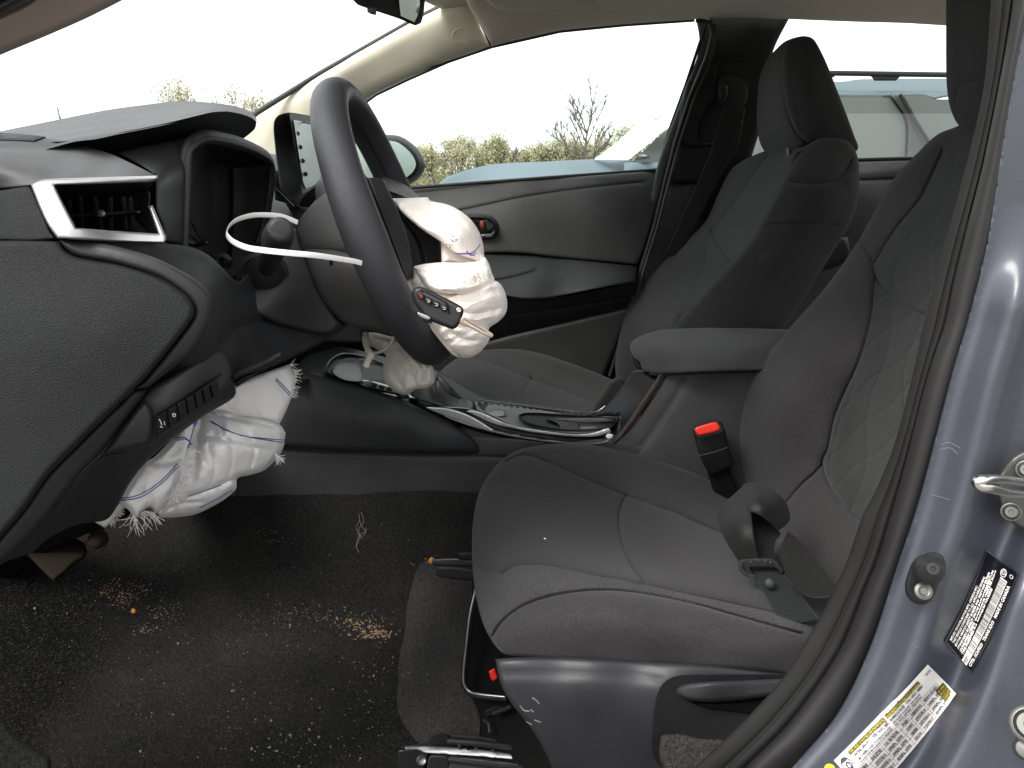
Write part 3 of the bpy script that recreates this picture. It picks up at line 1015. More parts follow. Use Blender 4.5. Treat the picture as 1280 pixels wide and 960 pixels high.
# rear passenger door with its tinted window
rdoor = thing('rear_passenger_door', 'closed rear passenger door seen behind the seats', 'car door', P(1090, 300, 2.0))
relief('door_panel', [(900,200,1),(1072,202),(1120,200),(1290,197,1),(1290,420),(1000,430),(900,300,1)],
       [(930,205,2.06),(1072,202,2.06),(1290,200,2.06),(1072,228,1.98),(1200,228,1.98),(1040,300,1.97),(1100,400,1.97)], M['dash_soft'], rdoor, r=4, h=.004, thick=.05, sp=10,
       seams=[([(960,232),(1072,225),(1290,218)], 2, .012)])
relief('armrest', [(900,300,1),(1010,300),(1060,296,1),(1060,325),(1000,345),(900,340,1)], [(1000,310,1.86),(900,330,1.88),(1050,320,1.86)], M['smooth'], rdoor, r=6, h=.02, thick=.1)
relief('window_glass', [(935,200,1),(950,120),(985,26,1),(1090,28),(1300,36,1),(1300,200,1)], 2.03, M['glass_tint'], rdoor, r=1, h=0, thick=.004, sp=24)
tube('belt_rubber', P3([(930,201),(1072,200),(1120,198.5),(1290,196)], 2.0), .005, M['rubber'], rdoor)
# rear bench seen through the gaps
bench = thing('rear_bench', 'dark rear bench seat glimpsed between the front seats', 'bench seat', (1.55, 1.27, .3))
def rounded_block(name, lo, hi, mat, par, bev):
    return box(name, lo, hi, mat, par, bevel=bev)
rounded_block('bench_cushion', (1.05, .62, .38), (1.6, 1.92, .60), M['seat_dark'], bench, .06)
rounded_block('bench_back', (1.55, .62, .5), (1.85, 1.92, 1.08), M['seat_dark'], bench, .07)

# outside passenger mirror
om = thing('door_mirror', 'passenger door mirror with blue housing beyond the steering wheel', 'mirror', P(490, 215, 2.3))
relief('mirror_shell', [(437,172),(450,166),(480,168),(500,170),(516,180),(527,192),(532,206),(526,220),(514,230),(500,236),(440,236)], 2.28, M['smooth'], om, r=10, h=.05, thick=.10)
relief('mirror_rim', [(440,176),(460,170),(480,172),(498,174),(512,182),(522,193),(526,206),(521,218),(509,227),(495,233),(445,233)], 2.225, M['black'], om, r=5, h=.01, thick=.05)
relief('mirror_glass', [(444,180),(470,176),(494,177),(507,185),(516,195),(520,206),(515,216),(504,224),(490,229),(448,229)], 2.215, M['mirror'], om, r=1, h=0, thick=.003)

# ------------------------------------------------------------------ near painted pillar, seals
E3P = smooth2([(1300,-30),(1276,60),(1260,150),(1237,300),(1216,390),(1194,465),(1154,620),(1123,715),(1091,810),(1052,890),(1004,948),(960,990)], False, 8)
def pillar_form(Q, d):
    t = segdist(Q, E3P, False)
    tk = np.arange(0, 420, 2.0)
    pr = np.interp(tk, [0, 8, 44, 54, 64, 84, 102, 118, 136, 150, 172, 260, 420], [0, -.001, -.020, -.0235, -.0205, -.005, 0, -.003, -.026, -.035, -.038, -.039, -.039])
    w = np.exp(-.5 * (np.arange(-9, 10) * 2 / 6.0) ** 2); w /= w.sum()
    pr = np.convolve(np.pad(pr, 9, mode='edge'), w, 'valid')
    facet = np.clip((Q[:, 1] - 250) / 140, 0, 1); facet = facet * facet * (3 - 2 * facet)
    low = np.clip((Q[:, 1] - 560) / 200, 0, 1); low = low * low * (3 - 2 * low)
    out = np.interp(t, tk, pr)
    inner = np.where(t < 100, out * facet, out * low)
    return inner + .004 * (1 - facet) * np.clip(t / 60, 0, 1)
pp = relief('painted_pillar', [(1290,-30,1),(1272,60),(1256,150),(1233,300),(1212,390),(1190,465),(1150,620),(1119,715),(1087,810),(1048,890),(1000,948),(960,990,1),(1400,1010,1),(1400,-30,1)],
   [(1290,-20,.474),(1250,300,.472),(1190,465,.470),(1119,715,.462),(1000,948,.448),(1400,-20,.480),(1400,400,.480),(1400,800,.466),(1300,960,.448)],
   M['paint'], car, r=3, h=.004, thick=.012, sp=6, lam=.1, sm=30, fun=pillar_form)
tpp = bvh(pp)
# scuff marks and drips in the paint are left to the roughness; a few scratches as thin raised wax lines
M['scuff'] = simple('pale_scuff', (.10, .10, .13), .6)
for L in ([(1176,556),(1186,553),(1200,560)], [(1174,562),(1188,560),(1197,568)], [(1164,618),(1178,622),(1188,625)], [(1140,804),(1150,812)]):
    drape('scuff_mark', tpp, L, .0003, M['scuff'], pp, lift=-.00018, sp=3)
seal = thing('door_seal', 'dark rubber seal and trim running down the driver doorway', 'door seal', P(1100, 500, .5))
def strip(name, left, right, yl, yr, mat, bulge, par, n=14, back=.02):
    """a band between two measured edges, swelling towards the camera"""
    L = smooth2(left, False, 8); R_ = smooth2(right, False, 8)
    def res(S, k):
        d = np.r_[0, np.cumsum(np.hypot(*(np.diff(S, axis=0).T)))]
        t = np.linspace(0, d[-1], k)
        return np.c_[np.interp(t, d, S[:, 0]), np.interp(t, d, S[:, 1])]
    k = 130
    L = res(L, k); R_ = res(R_, k)
    G = []
    for i, (a, b) in enumerate(zip(L, R_)):
        row = []
        for j in range(n):
            s = j / (n - 1)
            q = a * (1 - s) + b * s
            y = yl + (yr - yl) * s - bulge(s, i / (k - 1))
            row.append(P(q[0], q[1], y))
        row.append(P(b[0], b[1], yr + back)); row.insert(0, P(a[0], a[1], yl + back))
        G.append(row)
    return grid_mesh(name, G, mat, par, angle=60)
E0 = [(1240,-20),(1231,100),(1212,190),(1196,250),(1174,330),(1156,400),(1138,480),(1118,555),(1096,610),(1078,645),(1059,700),(1040,742),(1016,787),(982,842),(948,882),(898,932),(862,965),(840,990)]
E2 = [(1268,-20),(1262,27),(1247,113),(1228,206),(1214,261),(1205,296),(1192,350),(1180,406),(1167,444),(1155,484),(1142,535),(1127,594),(1111,650),(1096,700),(1080,738),(1066,775),(1050,811),(1018,861),(980,910),(935,955),(905,990)]
E3 = [(1300,-30),(1276,60),(1260,150),(1237,300),(1216,390),(1194,465),(1154,620),(1123,715),(1091,810),(1052,890),(1004,948),(985,972),(950,1000)]
rb = lambda s: math.sqrt(max(0, 1 - (2 * s - 1) ** 2))
strip('trim_band', E0, E2, .503, .489, M['rubber_edge'], lambda s, t: .0045 * rb(min(1, s / .62)) ** .6 * (s < .62) + .0050 * rb(max(0, (s - .62) / .38)) ** .8 * (s >= .62), seal, n=26)
strip('seal_bulb', E2, E3, .488, .478, M['rubber'], lambda s, t: .011 * rb(s) ** .85, seal, n=18)
sb = bvh(seal.children[1])
# crimped edge along the joint of lip and bulb
def crimps():
    S = smooth2(E2, False, 1.0)
    n0 = 0
    V = []; F = []
    for i in range(300, len(S) - 30, 4):
        p = S[i]; t = S[i + 1] - S[i]; t = t / np.hypot(*t); nn = np.array([-t[1], t[0]])
        Yc = .4858
        q = [p + nn * 1.8 - t * 1.1, p + nn * 1.8 + t * 1.1, p - nn * .6 + t * 1.1, p - nn * .6 - t * 1.1]
        b = len(V)
        V += [P(a[0], a[1], Yc) for a in q] + [P(a[0], a[1], Yc + .004) for a in q]
        F += [(b, b+1, b+2, b+3), (b, b+4, b+5, b+1), (b+1, b+5, b+6, b+2), (b+2, b+6, b+7, b+3), (b+3, b+7, b+4, b)]
    me = bpy.data.meshes.new('crimped_edge')
    me.from_pydata([tuple(v) for v in V], [], F); me.update()
    tag(link('crimped_edge', me, M['rubber'], seal, False), kind='stuff')
crimps()
# sill beneath the doorway
relief('sill_panel', [(-60,1010,1),(700,1000),(1010,985),(1010,1250),(-60,1250,1)], [(0,1010,.42),(900,1000,.42),(0,1200,.41),(900,1200,.41)], M['paint'], car, r=8, h=.02, thick=.03, sp=30)

M['dark_steel'] = simple('dark_steel', (.10,.10,.095), .45, .7)
# rubber bumper with its screw
bump_o = thing('door_buffer', 'black rubber buffer with a screw on the painted pillar', 'rubber buffer', P(1158, 725, .43))
relief('base_plate', [(1152,694),(1164,690),(1176,693),(1182,703),(1181,716),(1174,730),(1168,746),(1158,755),(1145,755),(1134,746),(1131,732),(1135,716),(1141,702)], .428, M['black'], bump_o, r=5, h=.004, thick=.008)
c = P(1160, 712, .424); ax = (EYE - c).normalized() + Vector((.25, 0, .05))
disc_stack('cone', c, ax, [(0,.0093),(.004,.0090),(.007,.0074),(.010,.0045),(.0115,.0036),(.0116,.0016),(.0108,.001)], M['black'], bump_o)
c = P(1154, 739, .4235)
disc_stack('screw', c, ax, [(0,.0055),(.0014,.0052),(.002,.0035),(.0016,.0026),(.0022,.0022),(.0022,.0004)], M['dark_steel'], bump_o, n=18)

# door latch striker
st = thing('door_striker', 'shiny metal door striker loop bolted to the painted pillar', 'door striker', P(1262, 620, .44))
sp_ = relief('striker_plate', [(1247,596,1),(1262,575),(1285,562),(1330,560,1),(1330,680,1),(1285,664),(1268,656),(1256,645),(1249,622)], [(1250,600,.450),(1262,650,.450),(1320,600,.450)], M['dark_steel'], st, r=5, h=.004, thick=.006)
loop = [(1300,607,.448),(1275,603,.432),(1255,600,.415),(1238,599,.402),(1226,600,.396),(1221,603,.396),(1226,608,.396),(1240,611,.402),(1258,616,.415),(1278,618,.432),(1300,618,.448)]
tube('loop', catmull(P3(loop), 4), .0032, M['chrome'], st, n=12, ry=.0028)
for (u, v) in ((1264,640),(1283,587)):
    cc = P(u, v, .446); d = (EYE - cc).normalized()
    s_ = disc_stack('bolt', cc, d, [(0,.0060),(.0012,.0058),(.0015,.0050),(.0011,.0045),(.0026,.0041),(.0035,.0033),(.0035,.0016),(.0022,.0014),(.0022,.0002)], M['dark_steel'], st, n=26)
mats_txt = simple('punched_marks', (.62,.6,.55), .5)
# door hinge lower right
hg = thing('door_check', 'grey bolted door check bracket at the lower right corner', 'door hinge', P(1280, 905, .40))
cc = P(1288, 906, .392); d = (EYE - cc).normalized()
disc_stack('washer', cc, d, [(0,.0115),(.003,.0115),(.004,.0105),(.0042,.009),(.003,.0085),(.005,.0072),(.007,.007),(.007,.0035),(.004,.003)], M['dark_steel'], hg, n=28)
disc_stack('bolt', P(1282, 936, .392), d, [(0,.0070),(.004,.0070),(.007,.005),(.008,.001)], M['dark_steel'], hg, n=20)
disc_stack('bolt', P(1294, 902, .386), d, [(0,.005),(.006,.005),(.0075,.0035),(.008,.001)], M['dark_steel'], hg, n=6)

# ================================================================== DASHBOARD
dash = thing('dashboard', 'dark grey dashboard with emptied instrument binnacle and silver framed air vent', 'dashboard', P(200, 400, .8))
bt = relief('top_pad', [(-230,214,1),(0,164),(60,152),(130,138),(180,131),(222,126.5),(262,128),(295,133),(316,142),(322,151,1),(312,147),(298,142.5),(284,140.5),(266,142),(244,147),(200,157.5),(147,168),(119,174),(94,177),(60,186,1),(-60,196),(-230,232,1)],
   [(-60,178,.95),(0,165,1.05),(60,152,1.12),(130,138,1.2),(222,127,1.28),(295,134,1.18),(322,151,1.0),
    (94,176,.69),(119,173,.69),(158,166,.70),(200,157,.71),(244,147,.72),(266,142,.75),(285,141,.80),(305,145,.90),(60,184,.68),(0,186,.72),(-60,188,.74),(130,154,.93),(210,142,.98)],
   M['pad'], dash, r=2.5, h=.004, thick=.03, sp=4, sm=6)
relief('top_pad_underside', [(60,178,1),(94,175),(119,172),(147,166),(200,155.5),(244,145),(266,140),(284,139,1),(300,142),(312,146),(321,151.5,1),(318,162),(298,178,1),(275,174),(245,171),(219,177),(147,194),(119,196),(60,190,1)],
   [(94,175,.72),(147,168,.72),(200,158,.73),(244,148,.74),(266,144,.77),(285,142,.82),(305,146,.92),(320,152,1.0),(147,192,.76),(200,176,.78),(245,169,.80),(298,176,1.02),(270,168,.87),(119,190,.74)],
   M['dash'], dash, r=2, h=.003, thick=.08, sp=4, sm=6)
relief('dash_core', [(-240,235,1),(-60,200),(60,190),(150,190),(232,190,1),(232,420,1),(60,560),(-240,560,1)], [(0,200,.80),(150,200,.84),(225,200,.86),(225,400,.86),(0,500,.70)], M['under'], dash, r=1, h=0, thick=.05, sp=14)
relief('dash_core', [(225,290,1),(345,230,1),(400,230),(440,300,1),(440,430,1),(300,470),(225,420,1)], [(225,300,1.17),(440,300,1.5),(300,450,1.17),(430,420,1.42)], M['under'], dash, r=1, h=0, thick=.05, sp=14)
ep = relief('end_pad', [(-230,215,1),(-60,175),(0,166),(40,170),(80,176),(110,183),(140,193),(170,207),(192,218,1),(196,221),(188,226),(120,226),(60,226),(42,232),(0,236),(-60,240),(-230,262,1)],
   [(-60,168,.80),(0,167,.80),(80,177,.74),(140,193,.69),(190,218,.64),(0,191,.585),(28,206,.565),(50,214,.555),(100,214.5,.565),(150,214,.585),(188,216,.61),
    (-60,238,.59),(0,236,.565),(42,231,.548),(60,224,.552),(120,224,.567),(188,224,.607),(0,205,.562),(60,190,.63),(120,202,.63),(-60,190,.60)],
   M['pad'], dash, r=3, h=.004, thick=.08, sp=4.5, sm=4)
tep = bvh(ep)
# demister outlet with slats
for k in range(5):
    drape('grille_slat', tep, [(-30, 167 + 2.1 * k), (10, 168.2 + 1.9 * k), (36 - k * 1.5, 170.5 + 1.5 * k), (56 - k * 3, 173 + 1.1 * k)], .0013, M['black'], dash, lift=.0004)

relief('fascia', [(-230,264,1),(-60,242),(0,238),(36,233),(42,240),(52,262),(64,290),(71,299,1),(40,302),(0,301),(-60,302),(-230,322,1)], [(0,240,.545),(40,238,.54),(65,292,.525),(0,298,.53),(-60,270,.56)], M['side_cover'], dash, r=4, h=.006, thick=.05)

vent = relief('air_vent', [(70,234,1),(190,228,1),(178,240),(174,256),(188,292,1),(98,286,1),(78,258)], [(70,234,.66),(190,228,.68),(188,292,.66),(98,286,.64)], M['black'], dash, r=1, h=0, thick=.06)
relief('vent_ceiling', [(68,233,1),(190,226,1),(197,224,1),(190,231),(176,241),(120,248),(82,251,1)], [(68,233,.565),(190,227,.61),(176,241,.65),(82,251,.63),(120,247,.64)], M['dash'], vent, r=2, h=.002, thick=.02)
relief('vent_side', [(176,240,1),(185,238),(188,247),(187,256),(190,262),(197,290,1),(186,291),(168,272),(163,262),(174,256)], [(176,240,.63),(197,290,.60),(165,265,.64)], M['smooth'], vent, r=3, h=.006, thick=.02)
for u0, u1 in ((84,82),(98,94),(116,118),(136,130),(152,148),(160,158)):
    relief('vent_vane', [(u0-2,246,1),(u0+5,246,1),(u1+12,286,1),(u1+6,286,1)], .625, M['dash'], vent, r=1, h=.001, thick=.012)
relief('vent_blade', [(82,268,1),(120,265),(174,263,1),(176,266,1),(120,271),(84,272,1)], .605, M['smooth'], vent, r=1.5, h=.003, thick=.02)
relief('vent_knob', [(114,262,1),(130,261,1),(134,271,1),(118,274,1)], .595, M['smooth'], vent, r=3, h=.005, thick=.02)
relief('vent_knob_face', [(121,263,1),(130,263,1),(132,270),(123,271,1)], .59, M['silver'], vent, r=1.5, h=.001, thick=.004)
fr = relief('vent_frame', [(38.5,231,1),(50,225.5),(67,223.5),(196,219.5,1),(198,224),(188,227.5),(120,230),(68,231.5,1),(80,256),(95,285,1),(150,289),(198,292,1),(185,258,1),(191,257,1),(208,297,1),(206.5,304,1),(140,302),(72,298,1),(60,281),(50,260)],
   [(39,231,.525),(60,228,.528),(120,226,.545),(196,222,.570),(72,297,.512),(95,287,.515),(206,301,.560),(188,258,.575),(140,295,.540)], M['silver'], dash, r=3, h=.004, thick=.02, sp=3, sm=2)

# binnacle
relief('binnacle_side', [(147,191,1),(180,183),(219,175),(245,169),(262,170),(245,176),(236,184),(232,195),(231,240),(228,306,1),(206,300,1),(205,285),(196,262),(194,228),(196,220,1),(178,208)],
   [(150,192,.72),(219,175,.76),(250,170,.78),(232,195,.745),(228,300,.735),(200,240,.655),(196,222,.645),(206,298,.63),(215,240,.70),(190,205,.70)], M['smooth'], dash, r=4, h=.006, thick=.05)
relief('binnacle_wall', [(230,186,1),(250,170),(290,174),(325,190),(337,205),(336,240),(330,276),(322,305),(290,345),(228,318,1)],
   [(236,184,.92),(250,172,.95),(287,200,1.14),(287,300,1.14),(300,186,1.12),(335,206,1.09),(330,275,1.09),(310,250,1.12),(236,250,.93),(236,310,.93),(260,250,1.04),(275,330,1.10)], M['pad'], dash, r=1, h=0, thick=.03,
   seams=[([(288,212),(288,262),(286,330)], 1.8, .02)])
relief('binnacle_roof', [(236,183,1),(242,177),(262,172),(300,181),(330,195),(337,207,1),(300,210),(270,206),(250,214),(238,240,1)], [(236,184,.76),(262,172,.84),(300,181,.94),(337,206,1.07),(270,205,1.04),(240,236,.84),(300,205,1.08)], M['black'], dash, r=1, h=0, thick=.02)
rim = [(228,312,.735),(230,250,.738),(231.5,200,.745),(236,183,.75),(247,174,.77),(264,171.5,.80),(300,180,.90),(328,193,1.02),(337,203,1.06),(340,220,1.07),(336,250,1.07),(331,278,1.07),(322,306,1.06)]
tube('binnacle_rim', catmull(P3(rim), 6), .0075, M['smooth'], dash, ry=.005)
rim2 = [(u + 3, v + 2.5, y - .004) for u, v, y in rim[:10]]
tube('binnacle_lip', catmull(P3(rim2), 6), .0028, M['dash_soft'], dash)
tube('wire', catmull(P3([(231,300,.80),(243,307,.82),(255,304,.80),(260,303,.80)]), 4), .0022, M['black'], dash)
tube('wire', catmull(P3([(228,286,.80),(240,296,.86),(250,304,.83)]), 4), .0012, M['black'], dash)
tube('wire', catmull(P3([(231,262,.84),(240,280,.9),(252,302,.86)]), 4), .001, M['black'], dash)
relief('socket', [(262,318),(275,315),(286,319),(292,328),(286,334),(270,332)], .80, M['black'], dash, r=4, h=.006, thick=.04)
relief('socket_opening', [(268,322),(278,321),(285,326),(281,330),(270,328)], .792, M['gloss'], dash, r=2, h=-.004, thick=.004)

# touchscreen on the far side of the column
scr = relief('touchscreen', [(342,165,1),(342.5,152),(348,144),(361,140.5),(395,146,1),(402,228,1),(382,243),(372,258,1),(362,262),(352,240),(346,205)], [(342,160,1.20),(361,141,1.16),(395,147,1.36),(400,228,1.36),(375,244,1.17),(360,258,1.20)], M['pad'], dash, r=3, h=.006, thick=.03)
relief('screen_bezel', [(361.5,141.5,1),(396,147,1),(403,226,1),(383,242,1),(378,241,1)], [(361,142,1.158),(396,147,1.345),(403,226,1.345),(380,241,1.165)], M['smooth'], scr, r=1.5, h=.002, thick=.004, sp=4)
relief('screen_glass', [(367,150,1),(396,155,1),(403,221,1),(393,231),(382.5,236,1),(379,227)], [(367,150,1.17),(396,154,1.325),(403,221,1.325),(382,236,1.172)], M['screen'], scr, r=1, h=0, thick=.002, sp=4)
relief('screen_slot', [(368,150,1),(390,154.5,1),(390,156,1),(368,151.5,1)], [(368,150,1.165),(390,155,1.29)], M['black'], scr, r=.5, h=0, thick=.002, sp=3)
for u, v in ((372,167),(375.2,184),(378.5,201),(382,217.5)):
    cc = P(u, v, 1.185); disc_stack('screen_button', cc, (EYE - cc), [(-.001,.0034),(.003,.0031),(.004,.001)], M['black'], scr, n=12)
    cc = P(u - 1.5, v + 8, 1.182); disc_stack('screen_icon', cc, (EYE - cc), [(-.001,.0012),(.001,.001)], M['ink'], scr, n=8)
# centre of the dash beneath the screen
relief('center_fascia', [(322,196,1),(338,196),(352,200),(372,256),(392,262),(440,320),(452,428,1),(330,425,1),(318,300,1)], [(330,200,1.42),(372,256,1.22),(330,260,1.24),(440,330,1.2),(340,440,1.16),(420,450,1.16)], M['smooth'], dash, r=3, h=.006, thick=.05)
relief('center_vent', [(341,218,1),(353,216,1),(364,256,1),(344,250,1)], 1.19, M['black'], dash, r=1, h=.002, thick=.02)
tube('center_trim', P3([(341,216,1.18),(354,214,1.20)]), .003, M['silver'], dash)
tube('center_trim', P3([(340,232,1.17),(352,243,1.17),(368,259,1.16)]), .003, M['gloss'], dash)
# passenger half of the dash, seen only as a light strip
relief('passenger_pad', [(300,188,1),(338,192),(352,196),(420,236),(420,262),(350,262),(330,230),(300,230,1)], [(300,188,1.9),(338,192,1.85),(420,236,1.7),(350,205,1.55),(345,262,1.45)], M['dash_soft'], dash, r=3, h=.01, thick=.1)

# lower body sweeping to the column
db = relief('lower_body', [(74,300,1),(140,303),(206,304,1),(236,308),(262,320),(288,345),(300,352),(318,330),(345,322),(400,380),(440,404,1),(400,430),(372,444),(340,458),(300,470),(288,476),(262,474),(215,520),(150,520),(153,380,1),(90,318)],
   [(80,302,.575),(140,305,.585),(206,306,.62),(150,330,.575),(100,318,.575),(160,380,.57),(170,450,.57),(236,312,.66),(262,325,.68),(220,345,.60),(255,372,.58),(300,356,.73),(272,400,.60),(262,440,.57),(200,440,.565),(160,500,.57),
    (330,345,.79),(330,395,.76),(300,420,.66),(330,440,.72),(370,440,.78),(400,400,.82),(430,404,.84),(390,385,.82),(345,325,.80),(300,470,.66)],
   M['dash'], dash, r=5, h=.008, thick=.08, sp=5,
   seams=[([(278,434),(290,415),(320,402),(360,398),(400,404)], 5, .010, 16, .006)])
sc = relief('side_cover', [(-230,324,1),(-60,304),(0,301),(60,301),(74,301.5,1),(80,311),(93,320),(120,326),(145,330),(168,336),(190,344),(210,354),(228,367),(238,377),(242.5,387),(240,398),(230,413),(212,436),(198,453),(180,474),(164,489),(153,501),(125,527),(90,562),(60,593),(30,636),(0,672),(-60,742),(-230,920,1)],
   [(-60,310,.520),(60,305,.520),(150,335,.520),(240,390,.522),(160,490,.510),(60,592,.500),(-60,720,.500),(60,420,.502),(-40,500,.50),(150,410,.508)],
   M['side_cover'], dash, r=7, h=.007, thick=.025, sp=6)
relief('cover_rim', [(73,299,1),(92,301),(130,305),(165,313),(196,323),(224,337),(246,351),(260,364),(265.5,376),(264,395),(257,414),(240,440),(216,460),(197,475),(184,485,1),(165,487,1),(152,502,1),(180,475),(212,437),(231,413),(241,398),(243,387),(238,376),(228,366),(210,353),(190,343),(145,329),(100,321),(84,313)],
   [(80,301,.523),(165,316,.524),(224,340,.530),(262,370,.540),(262,400,.540),(240,440,.535),(184,484,.528),(155,500,.515),(200,346,.524),(243,387,.530),(212,437,.524)], M['smooth'], dash, r=7, h=.008, thick=.02, sp=4)
relief('cover_rim', [(184,487,1),(166,489),(153,502),(125,528),(90,563),(60,594),(30,637),(0,673),(-60,743),(-230,922,1),(-230,960,1),(-60,772),(0,706),(40,668),(70,632),(100,592),(125,568),(150,536),(172,506)],
   [(184,487,.528),(125,528,.520),(60,594,.512),(0,680,.508),(-60,760,.508),(150,536,.530),(70,630,.522)], M['dash'], dash, r=7, h=.008, thick=.02, sp=5)
# switch housing
sw = relief('switch_housing', [(127,569,1),(150,536),(172,505),(186,486),(215,470),(240,455),(266,441),(276,441),(283,446),(288,458),(289,472),(284,486),(240,515),(215,535),(191,554),(187,557),(150,565)],
   [(127,569,.540),(186,487,.545),(266,442,.585),(288,460,.600),(284,485,.590),(190,555,.548),(200,500,.535),(250,470,.565),(250,500,.568),(150,550,.535)], M['smooth'], dash, r=6, h=.008, thick=.05, sp=4,
   seams=[([(196,522),(230,500),(274,470)], 1.2, .003)])
tsw = bvh(sw)
relief('switch_cheek', [(130,567,1),(152,538),(172,510),(180,501,1),(186,506),(191,517),(192,532),(189,550),(186,556,1),(160,562)], [(130,567,.530),(180,502,.530),(192,530,.530),(160,540,.522),(186,555,.534)], M['dash'], dash, r=6, h=.008, thick=.02, sp=4)
def sw_btn(q, icon):
    b = relief('switch_button', [(p[0], p[1], 1) for p in q], [(195,520,.529),(280,470,.572),(195,550,.536)], M['black'], sw, r=1.2, h=.002, thick=.012, sp=2.5)
    return b
q0 = (195, 521); q1 = (276, 471); w0 = (197, 546); w1 = (280, 489)
edges = [0, .17, .32, .46, .59, .71, .83, .95]
for i in range(7):
    a, b = edges[i] + .012, edges[i + 1] - .012
    L = lambda s, p, q: (p[0] + (q[0] - p[0]) * s, p[1] + (q[1] - p[1]) * s)
    sw_btn([L(a, q0, q1), L(b, q0, q1), L(b, w0, w1), L(a, w0, w1)], i)
M['icon'] = simple('pale_icon', (.55, .55, .55), .6)
tsb = bvh(*[c_ for c_ in sw.children])
for L_ in ([(199,524),(201,528),(202,531)], [(200,533),(203,534)], [(205,527),(206,531)], [(216,517),(219,517.5),(218.5,520.5),(216,520),(216,517)]):
    drape('switch_icon', tsb, L_, .00035, M['icon'], sw, lift=.0002, sp=1.5)
# panel beneath the switches
relief('knee_panel', [(127,570,1),(160,562),(190,550),(240,508),(282,479,1),(292,478),(293,496),(255,520),(215,549),(195,566),(175,587),(160,608),(147,632),(132,650),(95,656),(62,672),(40,690),(0,707),(-60,774),(-230,962,1),(-200,915,1),(-60,760),(0,700),(40,664),(70,632),(100,594)],
   [(127,570,.540),(190,558,.560),(290,490,.615),(0,704,.53),(60,665,.56),(100,610,.54),(140,635,.62),(175,587,.62),(250,520,.63),(120,640,.62),(150,590,.575)], M['smooth'], dash, r=5, h=.008, thick=.05, sp=5)
# bonnet release lever
relief('release_lever', [(288,470,1),(300,463),(325,453),(345,442),(351,440),(352.5,444),(346,450),(325,460),(305,469),(290,474,1)], [(288,470,.61),(350,442,.66)], M['smooth'], dash, r=2.5, h=.005, thick=.02, sp=3)
relief('release_lever', [(290,478,1),(310,468),(335,461),(318,470),(296,484,1)], [(288,476,.625),(335,461,.67)], M['black'], dash, r=2, h=.003, thick=.02, sp=3)
# dark structure beneath the dash so nothing floats
relief('under_dash', [(-60,700,1),(60,640),(180,560),(300,470),(360,445),(440,400,1),(470,440,1),(440,500),(330,560),(240,600),(150,650),(60,690),(-60,780,1)], [(-60,720,1.0),(300,480,1.3),(345,460,1.45),(450,450,1.46),(150,640,.95),(330,550,1.45),(250,560,1.15),(60,660,.97)], M['under'], dash, r=2, h=.003, thick=.1, sp=12)

# ================================================================== STEERING COLUMN
colm = thing('steering_column', 'dark plastic steering column shroud with a single stalk', 'steering column', P(350, 350, .85))
shr = relief('shroud', [(296,354,1),(307,338),(320,318),(336,300),(352,290),(367,284,1),(374,292),(383,318),(392,345),(405,372),(420,396),(428,404,1),(412,418),(380,414),(340,402),(306,384),(296,366)],
   [(296,354,.78),(336,300,.82),(367,284,.84),(383,318,.815),(405,372,.80),(425,404,.81),(380,412,.80),(310,380,.745),(340,350,.765),(370,350,.780)], M['smooth'], colm, r=5, h=.01, thick=.12, sp=4)
tshr = bvh(shr)
c0, n0 = onto(tshr, 331, 342, 0)
endc = P(351, 286, .655)
basec = P(331, 343, .775)
axs = (endc - basec)
L = axs.length; axn = axs.normalized()
disc_stack('stalk_socket', basec - axn * .012, (P(327,345,.70) - P(331,343,.775)), [(0,.027),(.012,.0255),(.016,.0225),(.012,.020)], M['smooth'], colm, n=30)
disc_stack('stalk_boot', basec - axn * .010, axn, [(0,.0205),(.010,.0205),(.020,.018),(.030,.013),(.034,.009)], M['black'], colm, n=30)
disc_stack('stalk', basec, axn, [(.015,.0085),(L*.55,.0105),(L*.72,.0125),(L*.80,.0135),(L*.93,.0125),(L*.985,.0112),(L,.0095),(L+.0008,.006),(L+.001,.001)], M['dash'], colm, n=30)
disc_stack('stalk_cap', endc - axn*.001, (EYE - endc), [(-.002,.0098),(.0016,.0096),(.0028,.0085),(.0034,.0065),(.0036,.001)], M['smooth'], colm, n=28)

# ================================================================== STEERING WHEEL
whl = thing('steering_wheel', 'black steering wheel tied through with a white cable tie', 'steering wheel', (-.139, .90, 1.04))
Cw = P(487, 283, .895)
upv = (P(426, 118, .90) - P(557, 452, .90)).normalized()
upv = Vector((upv.x, 0, upv.z)).normalized()
yv = Vector((0, 1, 0))
nv = yv.cross(upv).normalized()
if nv.x < 0: nv = -nv
RW = .152
def wp(th, r=RW, off=0.0):
    return Cw + (yv * math.sin(th) + upv * math.cos(th)) * r + nv * off
G = []
for i in range(120):
    th = 2 * PI * i / 120
    rd = (yv * math.sin(th) + upv * math.cos(th))
    row = []
    thick = 1.0 + .10 * math.exp(-((abs(((th + PI) % (2*PI)) - PI) - PI/2) / .35) ** 2)
    for k in range(24):
        a = 2 * PI * k / 24
        row.append(wp(th) + rd * (.0168 * thick * math.cos(a)) + nv * (.0195 * thick * math.sin(a)))
    G.append(row)
rimo = grid_mesh('rim', G, M['wheel'], whl, close_u=True, close_v=True)
trim_ = bvh(rimo)
